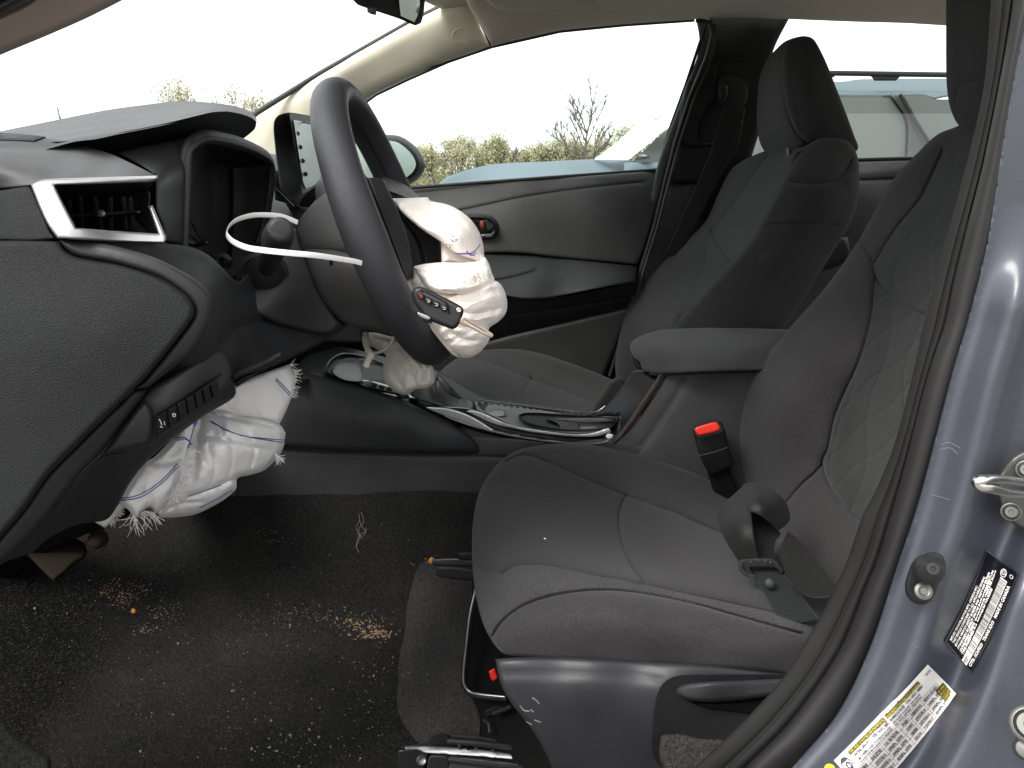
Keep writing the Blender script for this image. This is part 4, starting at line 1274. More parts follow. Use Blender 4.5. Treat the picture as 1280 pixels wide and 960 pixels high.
# parting line along the inside of the rim
tube('rim_seam', [wp(2*PI*i/90, RW-.017) for i in range(90)], .0011, M['black'], whl, n=6, closed=True)
for th in (PI/2, -PI/2, PI):
    a = wp(th, .135, -.004); b = wp(th, .07, -.02)
    tube('spoke', [a, a.lerp(b, .5) - nv * .006, b], [.018,.022,.03], M['wheel'], whl, n=12, ry=[.009,.010,.014])
disc_stack('hub', Cw - nv * .055, nv, [(0,.075),(.02,.085),(.04,.082),(.05,.06)], M['black'], whl, n=30)
bc = relief('back_cover', [(371,289,1),(374,276),(384,262),(398,246),(413,226),(424,206),(436,196),(446,220),(452,262),(462,300),(480,352),(504,400),(530,430,1),(500,422),(470,414),(440,408),(424,399),(404,376),(390,346),(380,316)],
   [(372,288,.82),(398,246,.84),(436,200,.88),(380,320,.80),(424,399,.80),(440,300,.765),(470,380,.765),(440,240,.80),(410,300,.775),(420,340,.762),(440,405,.80),(530,430,.80),(400,275,.80)],
   M['dash_soft'], colm, r=6, h=.012, thick=.14, sp=4,
   seams=[([(383,311),(410,312),(440,317),(462,322)], 1.8, .003, 10, .005)])
tbc = bvh(bc)
q, n_ = onto(tbc, 414, 328.5, .0)
disc_stack('screw_hole', q, n_, [(-.002,.0028),(.0004,.0028),(.0005,.0003)], M['gloss'], colm, n=16)

# torn cover flaps on the driver side of the wheel
flap = relief('torn_cover', [(457,223,1),(470,222),(481,225,1),(489,240),(512,260),(530,282),(551,300,1),(552,328,1),(540,331),(518,333),(516,345),(506,349,1),(497,336),(482,300),(468,262)],
   [(457,223,.88),(481,225,.93),(551,310,.89),(506,349,.82),(518,300,.87),(482,290,.84)], M['dash'], whl, r=3, h=.004, thick=.006, sp=4,
   seams=[([(481,226),(500,268),(522,300),(530,331)], 2.2, .010)])
relief('torn_cover', [(460,222,1),(478,223,1),(497,262),(510,300),(517,344,1),(507,349,1),(496,318),(478,270)], [(460,222,.87),(478,223,.88),(512,346,.80),(490,290,.83)], M['smooth'], whl, r=3, h=.004, thick=.006, sp=4)
relief('torn_cover', [(478,222),(492,224),(508,232),(521,243),(526,249,1),(519,252,1),(498,243),(484,238,1)], [(478,222,.95),(521,246,.99),(498,240,.93)], M['black'], whl, r=2.5, h=.004, thick=.006, sp=3)

# ================================================================== DRIVER AIRBAG
def wrinkle(seed, amp, sx=1, sy=1, ang=0, sc=22):
    ca, sa = math.cos(ang), math.sin(ang)
    def f(Q, d):
        out = np.zeros(len(Q))
        for i, (u, v) in enumerate(Q):
            a = (u * ca + v * sa) / (sc * sx); b = (-u * sa + v * ca) / (sc * sy)
            q = Vector((a, b, seed))
            w = mnoise.noise(q + Vector((mnoise.noise(q * 1.7) * .8, 0, 0)))
            r1 = 1 - abs(w) * 2.2
            r2 = 1 - abs(mnoise.noise(q * 2.3 + Vector((5, 3, 1)))) * 2
            out[i] = -(amp * r1 + amp * .4 * r2) * min(1, d[i] / 7)
        return out
    return f
bag = thing('driver_airbag', 'deflated cream airbag spilling out of the steering wheel', 'airbag', P(560, 340, .85))
b1 = relief('fabric', [(489,248,1),(512,247.5),(535,246.5,1),(538,251),(563,257),(585,271),(598,288),(604,306),(605,325),(600,331),(588,325),(575,319),(558,309,1),(551,302),(525,285),(500,263)],
   [(489,249,.88),(537,249,.90),(563,257,.89),(598,290,.87),(603,318,.86),(575,295,.81),(553,300,.81),(525,275,.835),(560,275,.83),(580,315,.815)], M['airbag'], bag, r=9, h=.018, thick=.03, sp=3.5, sm=5,
   fun=wrinkle(2.1, .0033, 2.2, .8, .75, 26), seams=[([(530,262),(560,280),(584,302)], 3, .003), ([(556,262),(580,282),(596,304)], 3, .003)])
b2 = relief('fabric', [(551,298,1),(570,305),(590,312),(605,320),(602,334),(592,336),(580,333),(565,329),(552,331,1)], [(551,300,.835),(600,330,.845),(560,326,.83)], M['airbag'], bag, r=5, h=.008, thick=.01, sp=3, sm=4, fun=wrinkle(7, .002, 2, .7, .5, 24))
b3 = relief('fabric', [(517,333,1),(530,330),(552,328),(580,328.5),(598,326),(606,321,1),(611,329),(615,342),(618,351),(608,358),(585,366),(560,367),(540,363),(527,352)],
   [(517,333,.80),(607,322,.83),(617,350,.81),(570,345,.765),(540,360,.77),(560,332,.785),(590,352,.775)], M['airbag'], bag, r=9, h=.018, thick=.03, sp=3.2, sm=5, fun=wrinkle(3.3, .0045, 2.4, .6, -.15, 24),
   seams=[([(524,338),(545,344),(575,342),(604,333)], 3, .004), ([(530,350),(548,352),(570,350)], 2.5, .003)])
b4 = relief('fabric', [(509,352,1),(514,340),(521,332),(535,345),(541,360),(560,364),(590,360),(613,350,1),(622,352),(630,362),(634,378),(632,392),(623,402),(611,411),(612,424),(600,440),(586,447.5),(574,446),(560,438),(546,420),(532,400),(520,375)],
   [(509,352,.82),(521,333,.81),(634,378,.84),(605,375,.785),(560,385,.77),(586,446,.80),(610,415,.80),(530,390,.79),(570,430,.785),(590,400,.775),(620,365,.80)], M['airbag'], bag, r=12, h=.03, thick=.05, sp=3.0, sm=6, fun=wrinkle(5.7, .0052, 2.6, .65, -.32, 24),
   seams=[([(545,372),(580,376),(612,364),(628,366)], 3, .005), ([(560,388),(595,392),(626,386)], 3, .005), ([(556,402),(590,410),(612,408)], 3, .005), ([(566,418),(588,426),(606,424)], 2.5, .004), ([(612,352),(620,366),(622,384),(614,400)], 3, .004)])
tb4 = bvh(b4); tb3 = bvh(b3); tb1 = bvh(b1)
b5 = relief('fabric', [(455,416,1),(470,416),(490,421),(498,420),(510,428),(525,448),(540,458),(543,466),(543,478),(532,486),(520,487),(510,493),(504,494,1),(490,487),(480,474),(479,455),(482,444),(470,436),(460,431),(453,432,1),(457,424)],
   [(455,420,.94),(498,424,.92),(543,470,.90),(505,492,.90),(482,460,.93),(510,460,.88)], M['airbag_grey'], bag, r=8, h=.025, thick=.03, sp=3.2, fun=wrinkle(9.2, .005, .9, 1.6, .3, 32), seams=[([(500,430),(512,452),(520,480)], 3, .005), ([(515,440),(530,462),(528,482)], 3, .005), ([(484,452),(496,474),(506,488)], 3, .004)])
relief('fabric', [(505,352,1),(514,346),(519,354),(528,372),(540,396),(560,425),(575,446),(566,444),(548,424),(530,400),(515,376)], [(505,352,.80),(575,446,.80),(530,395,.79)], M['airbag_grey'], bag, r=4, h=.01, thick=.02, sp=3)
# printed number and stamps, sewn lines
def text_on(tree, txt, tl, tr, bl, mat, parent, name='printed_text', lift=.0012, size=1.0, bold=False, ital=0.0):
    """lay lettering on a surface: tl, tr, bl are pixel corners of the line of text"""
    cu = bpy.data.curves.new(name, 'FONT'); cu.body = txt; cu.size = 1; cu.resolution_u = 1
    if bold: cu.offset = .022
    ob = bpy.data.objects.new(name, cu); COL.objects.link(ob)
    bpy.context.view_layer.update()
    dg = bpy.context.evaluated_depsgraph_get()
    me = bpy.data.meshes.new_from_object(ob.evaluated_get(dg))
    bpy.data.objects.remove(ob); bpy.data.curves.remove(cu)
    if not len(me.vertices): return None
    xs = [v.co.x for v in me.vertices]; ys = [v.co.y for v in me.vertices]
    x0, x1, y0, y1 = min(xs), max(xs), min(ys), max(ys)
    tl, tr, bl = Vector(tl), Vector(tr), Vector(bl)
    for v in me.vertices:
        s = (v.co.x - x0) / max(1e-6, x1 - x0); t = (y1 - v.co.y) / max(1e-6, y1 - y0)
        q = tl + (tr - tl) * s + (bl - tl) * t
        h_, _ = onto(tree, q.x, q.y, lift)
        if h_ is None: h_ = P(q.x, q.y, .45)
        v.co = h_
    me.update()
    return link(name, me, mat, parent, False)
text_on(tb1, 'CORZ', (556,307), (566,294), (562,312), M['ink'], b1, lift=.0005)
text_on(tb3, '17R00586', (566,351), (611,337), (569,362), simple('embossed_number', (.50,.455,.41), .8), b3, lift=.0008)
drape('printed_mark', tb1, [(566,316),(585,317),(593,320)], .0006, M['purple'], b1, lift=.0004, sp=3)
drape('printed_mark', tb1, [(583,314),(588,319),(595,316)], .0006, M['purple'], b1, lift=.0004, sp=3)
drape('sewn_line', tb1, [(558,312),(572,317),(590,316),(600,306)], .0006, M['ink'], b1, lift=.0001, sp=3)

# ================================================================== KNEE AIRBAG
kb = thing('knee_airbag', 'torn white knee airbag with blue stitch lines hanging below the dashboard', 'airbag', P(270, 560, .8))
k1 = relief('fabric', [(258,507,1),(282,488),(320,470),(362,455,1),(366,462),(371,468),(370,478),(365,495),(357,515),(349,531,1),(330,526),(300,524),(270,520)],
    [(260,505,.76),(362,456,.84),(349,530,.82),(300,520,.79),(320,495,.79)], M['knee'], kb, r=5, h=.01, thick=.012, sp=3.5, fun=wrinkle(1.5, .0035, .7, 2.6, -.5, 24))
k2 = relief('fabric', [(216,548,1),(225,538),(240,522),(250,514),(262,510),(282,512),(300,520),(325,523),(349,530),(357,541,1),(354,560),(346,573),(330,588),(312,594),(297,598),(295,611),(278,626),(247,642),(225,646),(202,647),(196,640,1),(206,610),(216,585),(222,560)],
    [(216,548,.75),(250,514,.76),(357,541,.82),(330,586,.80),(247,640,.76),(202,645,.74),(270,560,.71),(310,560,.74),(240,600,.70),(285,600,.74)], M['knee'], kb, r=9, h=.03, thick=.04, sp=3.5,
    fun=wrinkle(4.4, .0048, .8, 2.2, -.35, 30), seams=[([(262,516),(300,524),(340,533)], 2.5, .010), ([(252,522),(246,560),(240,600)], 4, .008), ([(235,622),(262,612),(296,598)], 3, .008), ([(265,545),(300,556),(335,562)], 2.5, .005), ([(262,560),(268,585),(262,606)], 2.5, .006), ([(310,545),(318,565),(312,588)], 2.5, .005), ([(285,548),(290,575),(284,600)], 2.2, .004), ([(205,640),(225,630),(250,628)], 2, .004)])
k3 = relief('fabric', [(180,578,1),(192,572),(212,552),(217,546),(228,528),(240,519),(247,520),(244,545),(232,575),(224,600),(212,625),(196,642),(188,634),(177,640),(170,648),(160,637),(147,628,1),(160,606)],
    [(180,578,.70),(216,548,.72),(247,520,.74),(196,640,.70),(150,628,.68),(200,600,.685),(230,560,.715),(165,635,.68)], M['knee'], kb, r=8, h=.022, thick=.03, sp=3.5,
    fun=wrinkle(6.1, .0045, .9, 2.0, .6, 30), seams=[([(182,579),(200,581),(225,575)], 2.5, .008)])
relief('fabric', [(119,653,1),(130,645),(145,633),(153,628),(160,632),(150,640),(140,652),(131,660,1)], [(119,653,.70),(153,630,.69)], M['airbag_grey'], kb, r=3, h=.006, thick=.008, sp=3)
tk = bvh(k1, k2, k3)
for L_, par in (([(262,527),(280,536),(300,544),(330,548),(355,550)], k2), ([(265,527),(285,539),(310,546),(353,553)], k2), ([(236,620),(262,611),(276,606)], k2), ([(250,634),(270,624),(290,612)], k2),
          ([(149,624),(175,618),(200,602),(222,580)], k3), ([(149,626),(176,621),(202,604),(224,582)], k3), ([(219,549),(231,547),(238,554)], k3),
          ([(345,473),(355,483),(363,492)], k1), ([(344,475),(354,486),(362,495)], k1), ([(222,551),(232,549),(240,556)], k3), ([(243,522),(242,532),(238,548),(234,560)], k3)):
    drape('printed_stripe', tk, L_, .0005, M['blue_ink'], par, lift=.0004, sp=4)
M['blue_fade'] = simple('blue_tape', (.10, .14, .45), .8)
relief('blue_patch', [(242,520,1),(246,520),(247,528),(243,534,1),(241,528)], .70, M['blue_fade'], kb, r=1, h=.001, thick=.002, sp=2)
# frayed threads
R = random.Random(3)
def fray(line, dirs, count, ln, parent, yd):
    S = smooth2(line, False, 1.0)
    V = []; F = []
    for k in range(count):
        p = S[R.randrange(len(S))]
        a = P(p[0], p[1], yd)
        pts = [a]
        d = Vector((dirs[0] + R.gauss(0, .35), R.gauss(0, .2), dirs[1] + R.gauss(0, .3))).normalized()
        for j in range(5):
            d = (d + Vector((R.gauss(0, .25), R.gauss(0, .2), R.gauss(0, .25) - .08))).normalized()
            a = a + d * ln * R.uniform(.6, 1.3) / 5
            pts.append(a)
        for j in range(5):
            w = Vector((.00035, 0, .00035)) * (1 - j / 7)
            w2 = Vector((-.0002, .0, .0005)) * (1 - j / 7)
            b = len(V)
            V += [pts[j] - w, pts[j] + w, pts[j + 1] + w2, pts[j + 1] - w2, pts[j] + Vector((0, .0006, 0)), pts[j + 1] + Vector((0, .0006, 0))]
            F += [(b, b+1, b+2, b+3), (b+1, b+4, b+5, b+2), (b+4, b, b+3, b+5)]
    me = bpy.data.meshes.new('frayed_thread'); me.from_pydata([tuple(v) for v in V], [], F); me.update()
    tag(link('frayed_thread', me, M['knee'], parent, False), kind='stuff')
fray([(362,456),(368,465),(366,480),(360,496)], (1, .1), 34, .010, kb, .835)
fray([(172,645),(180,639),(192,640)], (.35, -1), 18, .020, kb, .695)
fray([(164,640),(172,650)], (-.15, -1), 16, .02, kb, .69)
fray([(343,566),(348,572)], (.4, -.9), 40, .010, kb, .80)
fray([(236,560),(230,590),(215,620)], (.4, -.3), 90, .012, kb, .685)
fray([(150,630),(135,650)], (.3, -.6), 40, .010, kb, .70)

# ================================================================== CABLE TIE AND KEY
tie = thing('cable_tie', 'white cable tie looped from the steering wheel round the stalk', 'cable tie', P(350, 300, .7))
lp = [(452,329,.715),(440,326,.700),(397,319.5,.66),(364,316.5,.645),(331,313,.64),(309,309.5,.645),(293,303,.66),(285,296,.675),(283.5,290,.69),(288,281,.71),(298,274,.73),(314,269.5,.75),(331,268.5,.765),(353,270.5,.78),(372,278,.79)]
tube('tie_strap', catmull(P3(lp), 6), .0006, M['white_plastic'], tie, n=8, ry=.0024, up=(.2, .3, 1))
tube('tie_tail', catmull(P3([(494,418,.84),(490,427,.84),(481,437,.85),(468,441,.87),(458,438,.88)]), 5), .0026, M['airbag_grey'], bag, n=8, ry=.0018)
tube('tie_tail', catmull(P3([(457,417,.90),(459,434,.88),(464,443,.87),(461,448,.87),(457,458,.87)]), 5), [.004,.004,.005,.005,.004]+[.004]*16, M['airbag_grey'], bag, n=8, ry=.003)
key = thing('car_key', 'black remote key with extended blade hanging at the steering wheel', 'key', P(545, 385, .68))
KY = [(515,368,.700),(525,359,.700),(579,388,.690),(567,411,.690)]
kbod = relief('key_body', [(514.5,369),(516,362),(522,358.5),(530,359.5),(550,369),(570,379),(578,384),(579.5,390),(576,401),(571,409),(566,411.5),(555,408),(532,398),(526,390),(518,380)], KY, M['black'], key, r=5, h=.005, thick=.014, sp=2.5,
   seams=[([(526,364),(545,372),(558,380),(561,392)], 1.0, .0012)])
tkb = bvh(kbod)
for i, (u, v) in enumerate(((526,370.5),(535.5,376.5),(545.5,381),(555,385.5))):
    b = relief('key_button', [(u-4.2,v-3.6),(u+2,v-4.2),(u+4.6,v+1),(u+2,v+4),(u-3,v+2.6)], [(u, v, .6925 if i < 3 else .690)], M['black'], key, r=2, h=.002, thick=.004, sp=1.8)
    drape('button_icon', bvh(b), [(u-1.8,v-1.5),(u+1.6,v-1),(u+1.2,v+1.4),(u-1.4,v+1)], .00022, M['red'] if i == 0 else M['icon'], b, lift=.0001, sp=1.5)
cc = P(573.5, 387.5, .689); disc_stack('key_pivot', cc, EYE - cc, [(-.002,.0022),(.001,.0022),(.0014,.0015),(.0010,.0008)], M['silver'], key, n=14)
relief('key_blade', [(576,398,1),(580,396),(600,408),(613,415),(617,419),(614,422.5),(608,420),(590,411),(574,404,1)], [(576,400,.692),(614,420,.684)], M['key_metal'], key, r=1.2, h=.001, thick=.003, sp=2.5, seams=[([(582,401),(606,415)], .8, .0008)])
relief('key_ring_loop', [(522,390,1),(531,393),(538,397),(536,400),(527,397),(522,393)], .691, M['silver'], key, r=1.5, h=.001, thick=.004, sp=2)
relief('key_ring_loop', [(524,396,1),(536,398,1),(540,404),(530,402)], .70, M['black'], key, r=1.5, h=.001, thick=.006, sp=2)
tube('key_string', catmull(P3([(540,392,.70),(520,392,.72),(508,380,.76)]), 4), .0012, M['black'], key)

# ================================================================== PASSENGER SEAT
ps = thing('car_seat', 'charcoal fabric passenger seat beyond the centre console', 'car seat', (.3, 1.64, .38))
pb_seams = [
 ([(960,192),(944,215),(926,240),(908,265),(889,288)], 1.8, .008, 9, .006),
 ([(889,288),(886,305),(882,325),(871,350),(856,382),(843,412)], 1.8, .008, 9, .006),
 ([(879,272),(887,280),(889,288),(896,305),(906,318),(918,330)], 1.8, .006, 8, .004),
 ([(1002,193),(990,203),(984,214),(981,225),(1000,228),(1019,228.5),(1041,226),(1056,214),(1063,196)], 1.4, .006, 6, .003),
 ([(952,287),(966,280),(1000,280),(1040,281)], 1.5, .004),
]
pb = relief('backrest', [(899,240),(914,212),(934,198),(958,188),(985,178),(1030,170),(1060,176),(1071,193),(1073,215),(1072,245),(1063,278),(1042,312),(1004,372),(975,415),(940,475,1),(840,500),(800,505,1),(780,495),(770,470),(769,452),(773,425),(781,390),(797,360),(827,330),(859,300),(883,275)],
   [(899,240,1.90),(934,198,1.86),(883,275,1.93),(827,330,1.93),(781,390,1.93),(770,460,1.92),(800,500,1.90),
    (930,215,1.80),(905,262,1.82),(875,310,1.80),(850,345,1.80),(815,390,1.80),(800,440,1.84),(840,360,1.83),
    (955,215,1.70),(935,245,1.70),(905,285,1.72),(900,310,1.70),(880,350,1.68),(860,395,1.68),(840,430,1.67),(905,345,1.60),(870,395,1.58),
    (970,240,1.56),(945,285,1.52),(975,220,1.58),
    (993,195,1.50),(982,224,1.44),(968,243,1.42),(955,288,1.395),(925,323,1.39),(893,357,1.39),(862,390,1.39),(843,412,1.40),
    (1000,260,1.385),(990,300,1.375),(940,345,1.37),(900,390,1.37),(1040,230,1.39),(1060,215,1.42),(1065,250,1.41),(1030,300,1.39),(990,370,1.385),(960,420,1.385),(900,460,1.37),(1040,200,1.47),(1010,205,1.48),(1040,186,1.56),(985,188,1.66)],
   [M['seat'], M['seat_dark'], M['seat']], ps, r=12, h=.03, thick=.12, sp=4.5, sm=6, seams=pb_seams,
   zones=[([(1002,193),(982,224),(966,250),(953,288),(925,323),(880,372),(843,412),(830,480),(900,520),(1100,400),(1100,180)], 1)])
seam_threads(bvh(pb), [L_[0] for L_ in pb_seams[:3]], M['black'], pb, .0013)
bs = relief('side_panel', [(993,190,1),(988,204),(982,218),(970,242),(955,270),(944,292),(925,318),(893,352),(862,386),(843,407),(835,425),(832,470,1),(940,480,1),(976,416),(1005,373),(1043,312),(1064,278),(1073,246),(1074,215),(1071,193),(1060,176),(1030,170,1)],
   [(993,192,1.49),(982,218,1.432),(955,272,1.398),(925,320,1.385),(893,354,1.382),(843,410,1.385),(832,470,1.40),(1000,240,1.378),(980,300,1.362),(930,360,1.358),(890,410,1.358),(880,460,1.362),
    (1040,240,1.385),(1066,250,1.42),(1030,310,1.40),(995,370,1.40),(965,420,1.40),(1010,205,1.44),(1040,195,1.46),(1062,205,1.46),(1030,178,1.52),(1000,330,1.372),(950,400,1.368)],
   M['seat_dark'], ps, r=9, h=.018, thick=.05, sp=4.5, sm=5, fun=lambda Q, d: -.014,
   seams=[([(1002,190),(992,202),(985,214),(982,226),(1000,229),(1019,229.5),(1041,227),(1056,215),(1064,200)], 1.5, .007, 7, .005), ([(948,286),(966,280.5),(1000,280),(1045,282)], 1.4, .004)])
tpb = bvh(pb, bs)
tpbs = bvh(bs)
seam_threads(tpbs, [[(949,286),(966,280.5),(1000,280),(1045,282)]], M['black'], bs, .0010)
stitches('stitching', tpb, [[(1000,195),(988,205),(982,215),(979,227),(1000,230),(1019,230.5),(1041,228),(1057,216)]], M['thread'], pb, ln=2.4, gap=1.6, rad=.0006)
hd = relief('headrest', [(978,54),(990,48),(1003,45.5),(1016,49),(1030,74),(1042,104),(1056,140),(1067,170),(1072,184),(1068,190),(1055,183),(1040,178),(1025,176),(1012,180),(1000,189),(985,194),(969,196),(957,191),(949,175),(946,150),(947,120),(950,95),(960,73)],
   [(950,95,1.78),(947,150,1.78),(962,190,1.76),(960,110,1.71),(960,150,1.70),(970,180,1.68),(966,80,1.74),(985,54,1.66),
    (979,75,1.57),(981,110,1.55),(990,150,1.54),(1005,175,1.54),(1003,50,1.62),(1010,90,1.515),(1020,130,1.505),(1030,165,1.51),(1045,150,1.52),(1066,180,1.56),(1030,80,1.56)],
   [M['seat'], M['seat_dark']], ps, r=12, h=.035, thick=.10, sp=3.5,
   seams=[([(984,50),(979,62),(977,90),(980,120),(987,148),(996,166),(1008,178)], 1.5, .006, 6, .004), ([(949,158),(957,154),(968,154)], 1.3, .006, 5, .003)],
   zones=[([(984,46),(977,60),(977,90),(980,120),(987,148),(996,166),(1010,182),(1090,200),(1090,40)], 1)])
hs_ = relief('headrest_side', [(985,50,1),(980,64),(978,90),(981,120),(988,147),(997,165),(1010,179,1),(1025,176),(1040,178),(1055,183),(1068,190),(1073,184),(1068,170),(1057,140),(1043,104),(1031,74),(1017,49),(1003,45)],
   [(985,52,1.64),(979,80,1.57),(982,120,1.55),(997,162,1.54),(1010,176,1.55),(1010,90,1.505),(1020,130,1.49),(1035,160,1.50),(1066,180,1.55),(1040,105,1.54),(1015,55,1.60),(1050,150,1.51)], M['seat_dark'], ps, r=7, h=.015, thick=.04, sp=3.5, sm=5)
thd = bvh(hd, hs_)
seam_threads(bvh(hd), [[(949,158),(957,154),(968,154)]], M['black'], hd, .0009)
stitches('stitching', thd, [[(981,62),(979.5,90),(983,120),(990,147),(999,165),(1008,175)]], M['thread'], hd, ln=2.6, gap=1.4, rad=.0006)
for u in (985, 1003): tube('headrest_post', [P(u, 185, 1.6), P(u + 2, 205, 1.6)], .006, M['steel'], ps)
pc = relief('cushion', [(538,492),(545,472),(556,459),(574,446),(598,438.5),(626,436),(652,437),(680,443),(705,451),(735,462),(771,477),(800,492),(800,540,1),(700,545),(560,530,1)],
   [(545,475,1.62),(574,448,1.78),(598,440,1.84),(640,437,1.87),(700,449,1.88),(771,477,1.86),(590,449,1.76),(640,463,1.76),(700,483,1.76),(740,500,1.72),(640,450,1.83),(700,468,1.84),(750,485,1.84),
    (600,470,1.64),(650,490,1.62),(700,505,1.60),(740,515,1.58),(560,500,1.48),(640,520,1.42),(700,535,1.40),(560,525,1.36)],
   M['seat'], ps, r=8, h=.02, thick=.12, sp=4.5,
   seams=[([(566,452),(580,448),(596,448),(622,456),(660,472),(702,487),(750,506)], 1.8, .008, 8, .006), ([(664,474),(657,483),(653,495),(654,512)], 1.6, .008, 7, .006)])
drape('lint_fibre', bvh(pc), [(660,468),(664,468.6)], .0006, M['thread'], pc, lift=.001, sp=2)
relief('seat_side', [(760,478,1),(775,470),(785,480),(800,500),(790,520),(740,520)], 1.42, M['seat_dark'], ps, r=5, h=.02, thick=.06)

# ================================================================== CENTRE CONSOLE
M['bright'] = simple('bright_gloss_trim', (.50, .52, .50), .22, .5)
con = thing('center_console', 'black centre console with gloss trim between the two front seats', 'console', (0, 1.22, .5))
relief('lower_side', [(270,655,1),(280,600),(300,560,1),(345,556),(400,558),(500,560),(590,545,1),(640,548),(700,553),(770,550),(900,590),(1010,650,1),(800,690),(640,680),(604,640,1),(600,626),(593,627),(585,631,1),(450,633),(300,637)],
   [(280,640,1.175),(280,570,1.17),(450,570,1.172),(450,630,1.178),(600,570,1.172),(640,560,1.166),(700,570,1.168),(900,620,1.17)], M['console'], con, r=4, h=.004, thick=.05, sp=8,
   seams=[([(300,560),(345,561),(400,565),(507,569),(600,570),(645,572)], 1.4, .004), ([(296,590),(296,640)], 1.2, .003)])
kp = relief('knee_pad', [(340,558,1),(350,520),(362,480),(378,465),(400,468),(432,477),(470,487),(505,501),(540,516),(566,530),(586,543),(598,556),(601.5,562),(598,566.5),(580,567.5),(507,567),(430,564.5),(370,560)],
   [(345,550,1.15),(365,485,1.165),(400,470,1.172),(470,490,1.17),(540,517,1.165),(590,550,1.16),(590,563,1.162),(500,560,1.155),(400,550,1.145),(450,520,1.140),(520,535,1.142),(400,500,1.150),(480,503,1.152),(560,545,1.147)],
   M['dash'], con, r=8, h=.010, thick=.04, sp=5)
# top deck
relief('top_deck', [(350,480,1),(372,455),(398,437),(430,434),(480,446),(540,460),(600,494),(640,503),(740,516,1),(775,520,1),(775,556,1),(700,556),(640,549),(590,538),(540,517),(470,489),(400,472,1)],
   [(400,440,1.36),(480,446,1.36),(600,494,1.32),(740,516,1.30),(400,470,1.185),(470,489,1.185),(540,517,1.182),(640,549,1.180),(760,553,1.18),(700,530,1.24)],
   M['black'], con, r=3, h=.004, thick=.06, sp=7)
relief('front_tray', [(408,463),(412,453),(421,446),(432,443.5),(450,446),(480,457),(500,468),(500,492,1),(470,486),(440,478),(418,470)],
   [(410,460,1.20),(432,444,1.33),(480,457,1.33),(440,478,1.185),(500,492,1.18),(445,462,1.30),(425,458,1.29)], M['dash'], con, r=5, h=-.02, thick=.10, sp=3.5)
relief('tray_bowl', [(416,465),(419,456),(426,450),(437,447),(447,449),(453,458),(455,470),(452,476),(437,476),(424,472)], [(418,464,1.185),(426,451,1.24),(447,449,1.25),(454,470,1.20),(437,476,1.17),(437,462,1.235)], simple('tray_rubber', (.24,.255,.245), .5), con, r=4, h=-.01, thick=.02, sp=3)
tube('tray_trim', catmull(P3([(407,464,1.19),(411,453,1.24),(421,445,1.30),(432,442.5,1.33),(450,445,1.33),(480,455,1.32),(498,464,1.31)]), 5), .0022, M['steel'], con)
# selector buttons
relief('button_surround', [(442,480,1),(452,474,1),(470,477),(500,486,1),(520,498,1),(495,498),(466,490)], [(442,480,1.20),(520,498,1.18),(470,477,1.22)], M['gloss'], con, r=1.5, h=.002, thick=.01, sp=3)
relief('silver_accent', [(453,485,1),(461,476,1),(466,476.5,1),(459,487,1)], 1.185, M['silver'], con, r=1, h=.001, thick=.005, sp=2)
relief('silver_accent', [(466,489,1),(472,489,1),(494,493,1),(499,496.5,1),(480,495),(468,491,1)], 1.172, M['silver'], con, r=1, h=.001, thick=.005, sp=2)
for k in range(3):
    a = 463 + k * 9.5; b = 478 + k * 2.6
    relief('console_button', [(a+2,b,1),(a+9,b+1.8,1),(a+7,b+8.5,1),(a,b+6.6,1)], 1.175, M['black'], con, r=1, h=.0015, thick=.006, sp=2)
# shifter boot
relief('shifter_boot', [(512,496,1),(520,478),(530,462,1),(543,464),(551,471),(565,484),(577,496),(591,501,1),(594,507),(592,512),(585,514.5),(567,512),(545,507),(525,501)],
   [(512,496,1.20),(530,462,1.25),(551,471,1.24),(577,496,1.26),(591,503,1.24),(585,514,1.18),(545,507,1.185),(540,488,1.17),(565,497,1.19)], simple('leatherette', (.022,.022,.023), .42), con, r=4, h=.01, thick=.03, sp=3,
   seams=[([(543,466),(549,478),(560,492),(586,503)], 1.5, .006), ([(549,470),(545,482),(548,492)], 2, .006), ([(566,486),(574,500)], 1.5, .004)])
relief('shifter_base', [(497,492,1),(504,490),(512,495),(510,498),(500,497)], 1.175, M['black'], con, r=1.5, h=.003, thick=.01, sp=2.5)
# gloss band and silver strip along the near edge
relief('gloss_band', [(508,500,1),(530,505),(560,508),(590,511),(612,523),(640,534),(667,540),(711,546),(746,546),(764,538,1),(770,548),(758,557,1),(735,558),(700,556),(660,551),(620,543),(590,535),(562,525),(535,512)],
   [(508,500,1.172),(640,540,1.172),(746,552,1.172),(590,522,1.172),(660,549,1.166),(735,556,1.166)], M['gloss'], con, r=3, h=.006, thick=.02, sp=4)
relief('silver_strip', [(531,509,1),(545,509),(562,511),(580,516.5),(599,526),(618,538,1),(615,540.5,1),(599,535),(580,528),(560,521),(544,515)],
   [(531,509,1.163),(580,520,1.160),(617,539,1.160)], M['bright'], con, r=2, h=.003, thick=.008, sp=3)
relief('silver_strip', [(583,514,1),(592,513),(606,517),(626,526),(645,532),(667,536),(711,541.5),(740,541),(761,534.5,1),(764,539,1),(746,545.5),(711,545.5),(667,540.5),(640,535),(618,530)],
   [(583,514,1.168),(667,538,1.168),(762,537,1.168)], M['bright'], con, r=1.5, h=.003, thick=.008, sp=3)
tube('bright_edge', catmull(P3([(618,538.5),(640,544),(670,549.5),(700,553),(735,554.5),(757,552),(768,544)], 1.162), 5), .0011, M['silver'], con, n=6)
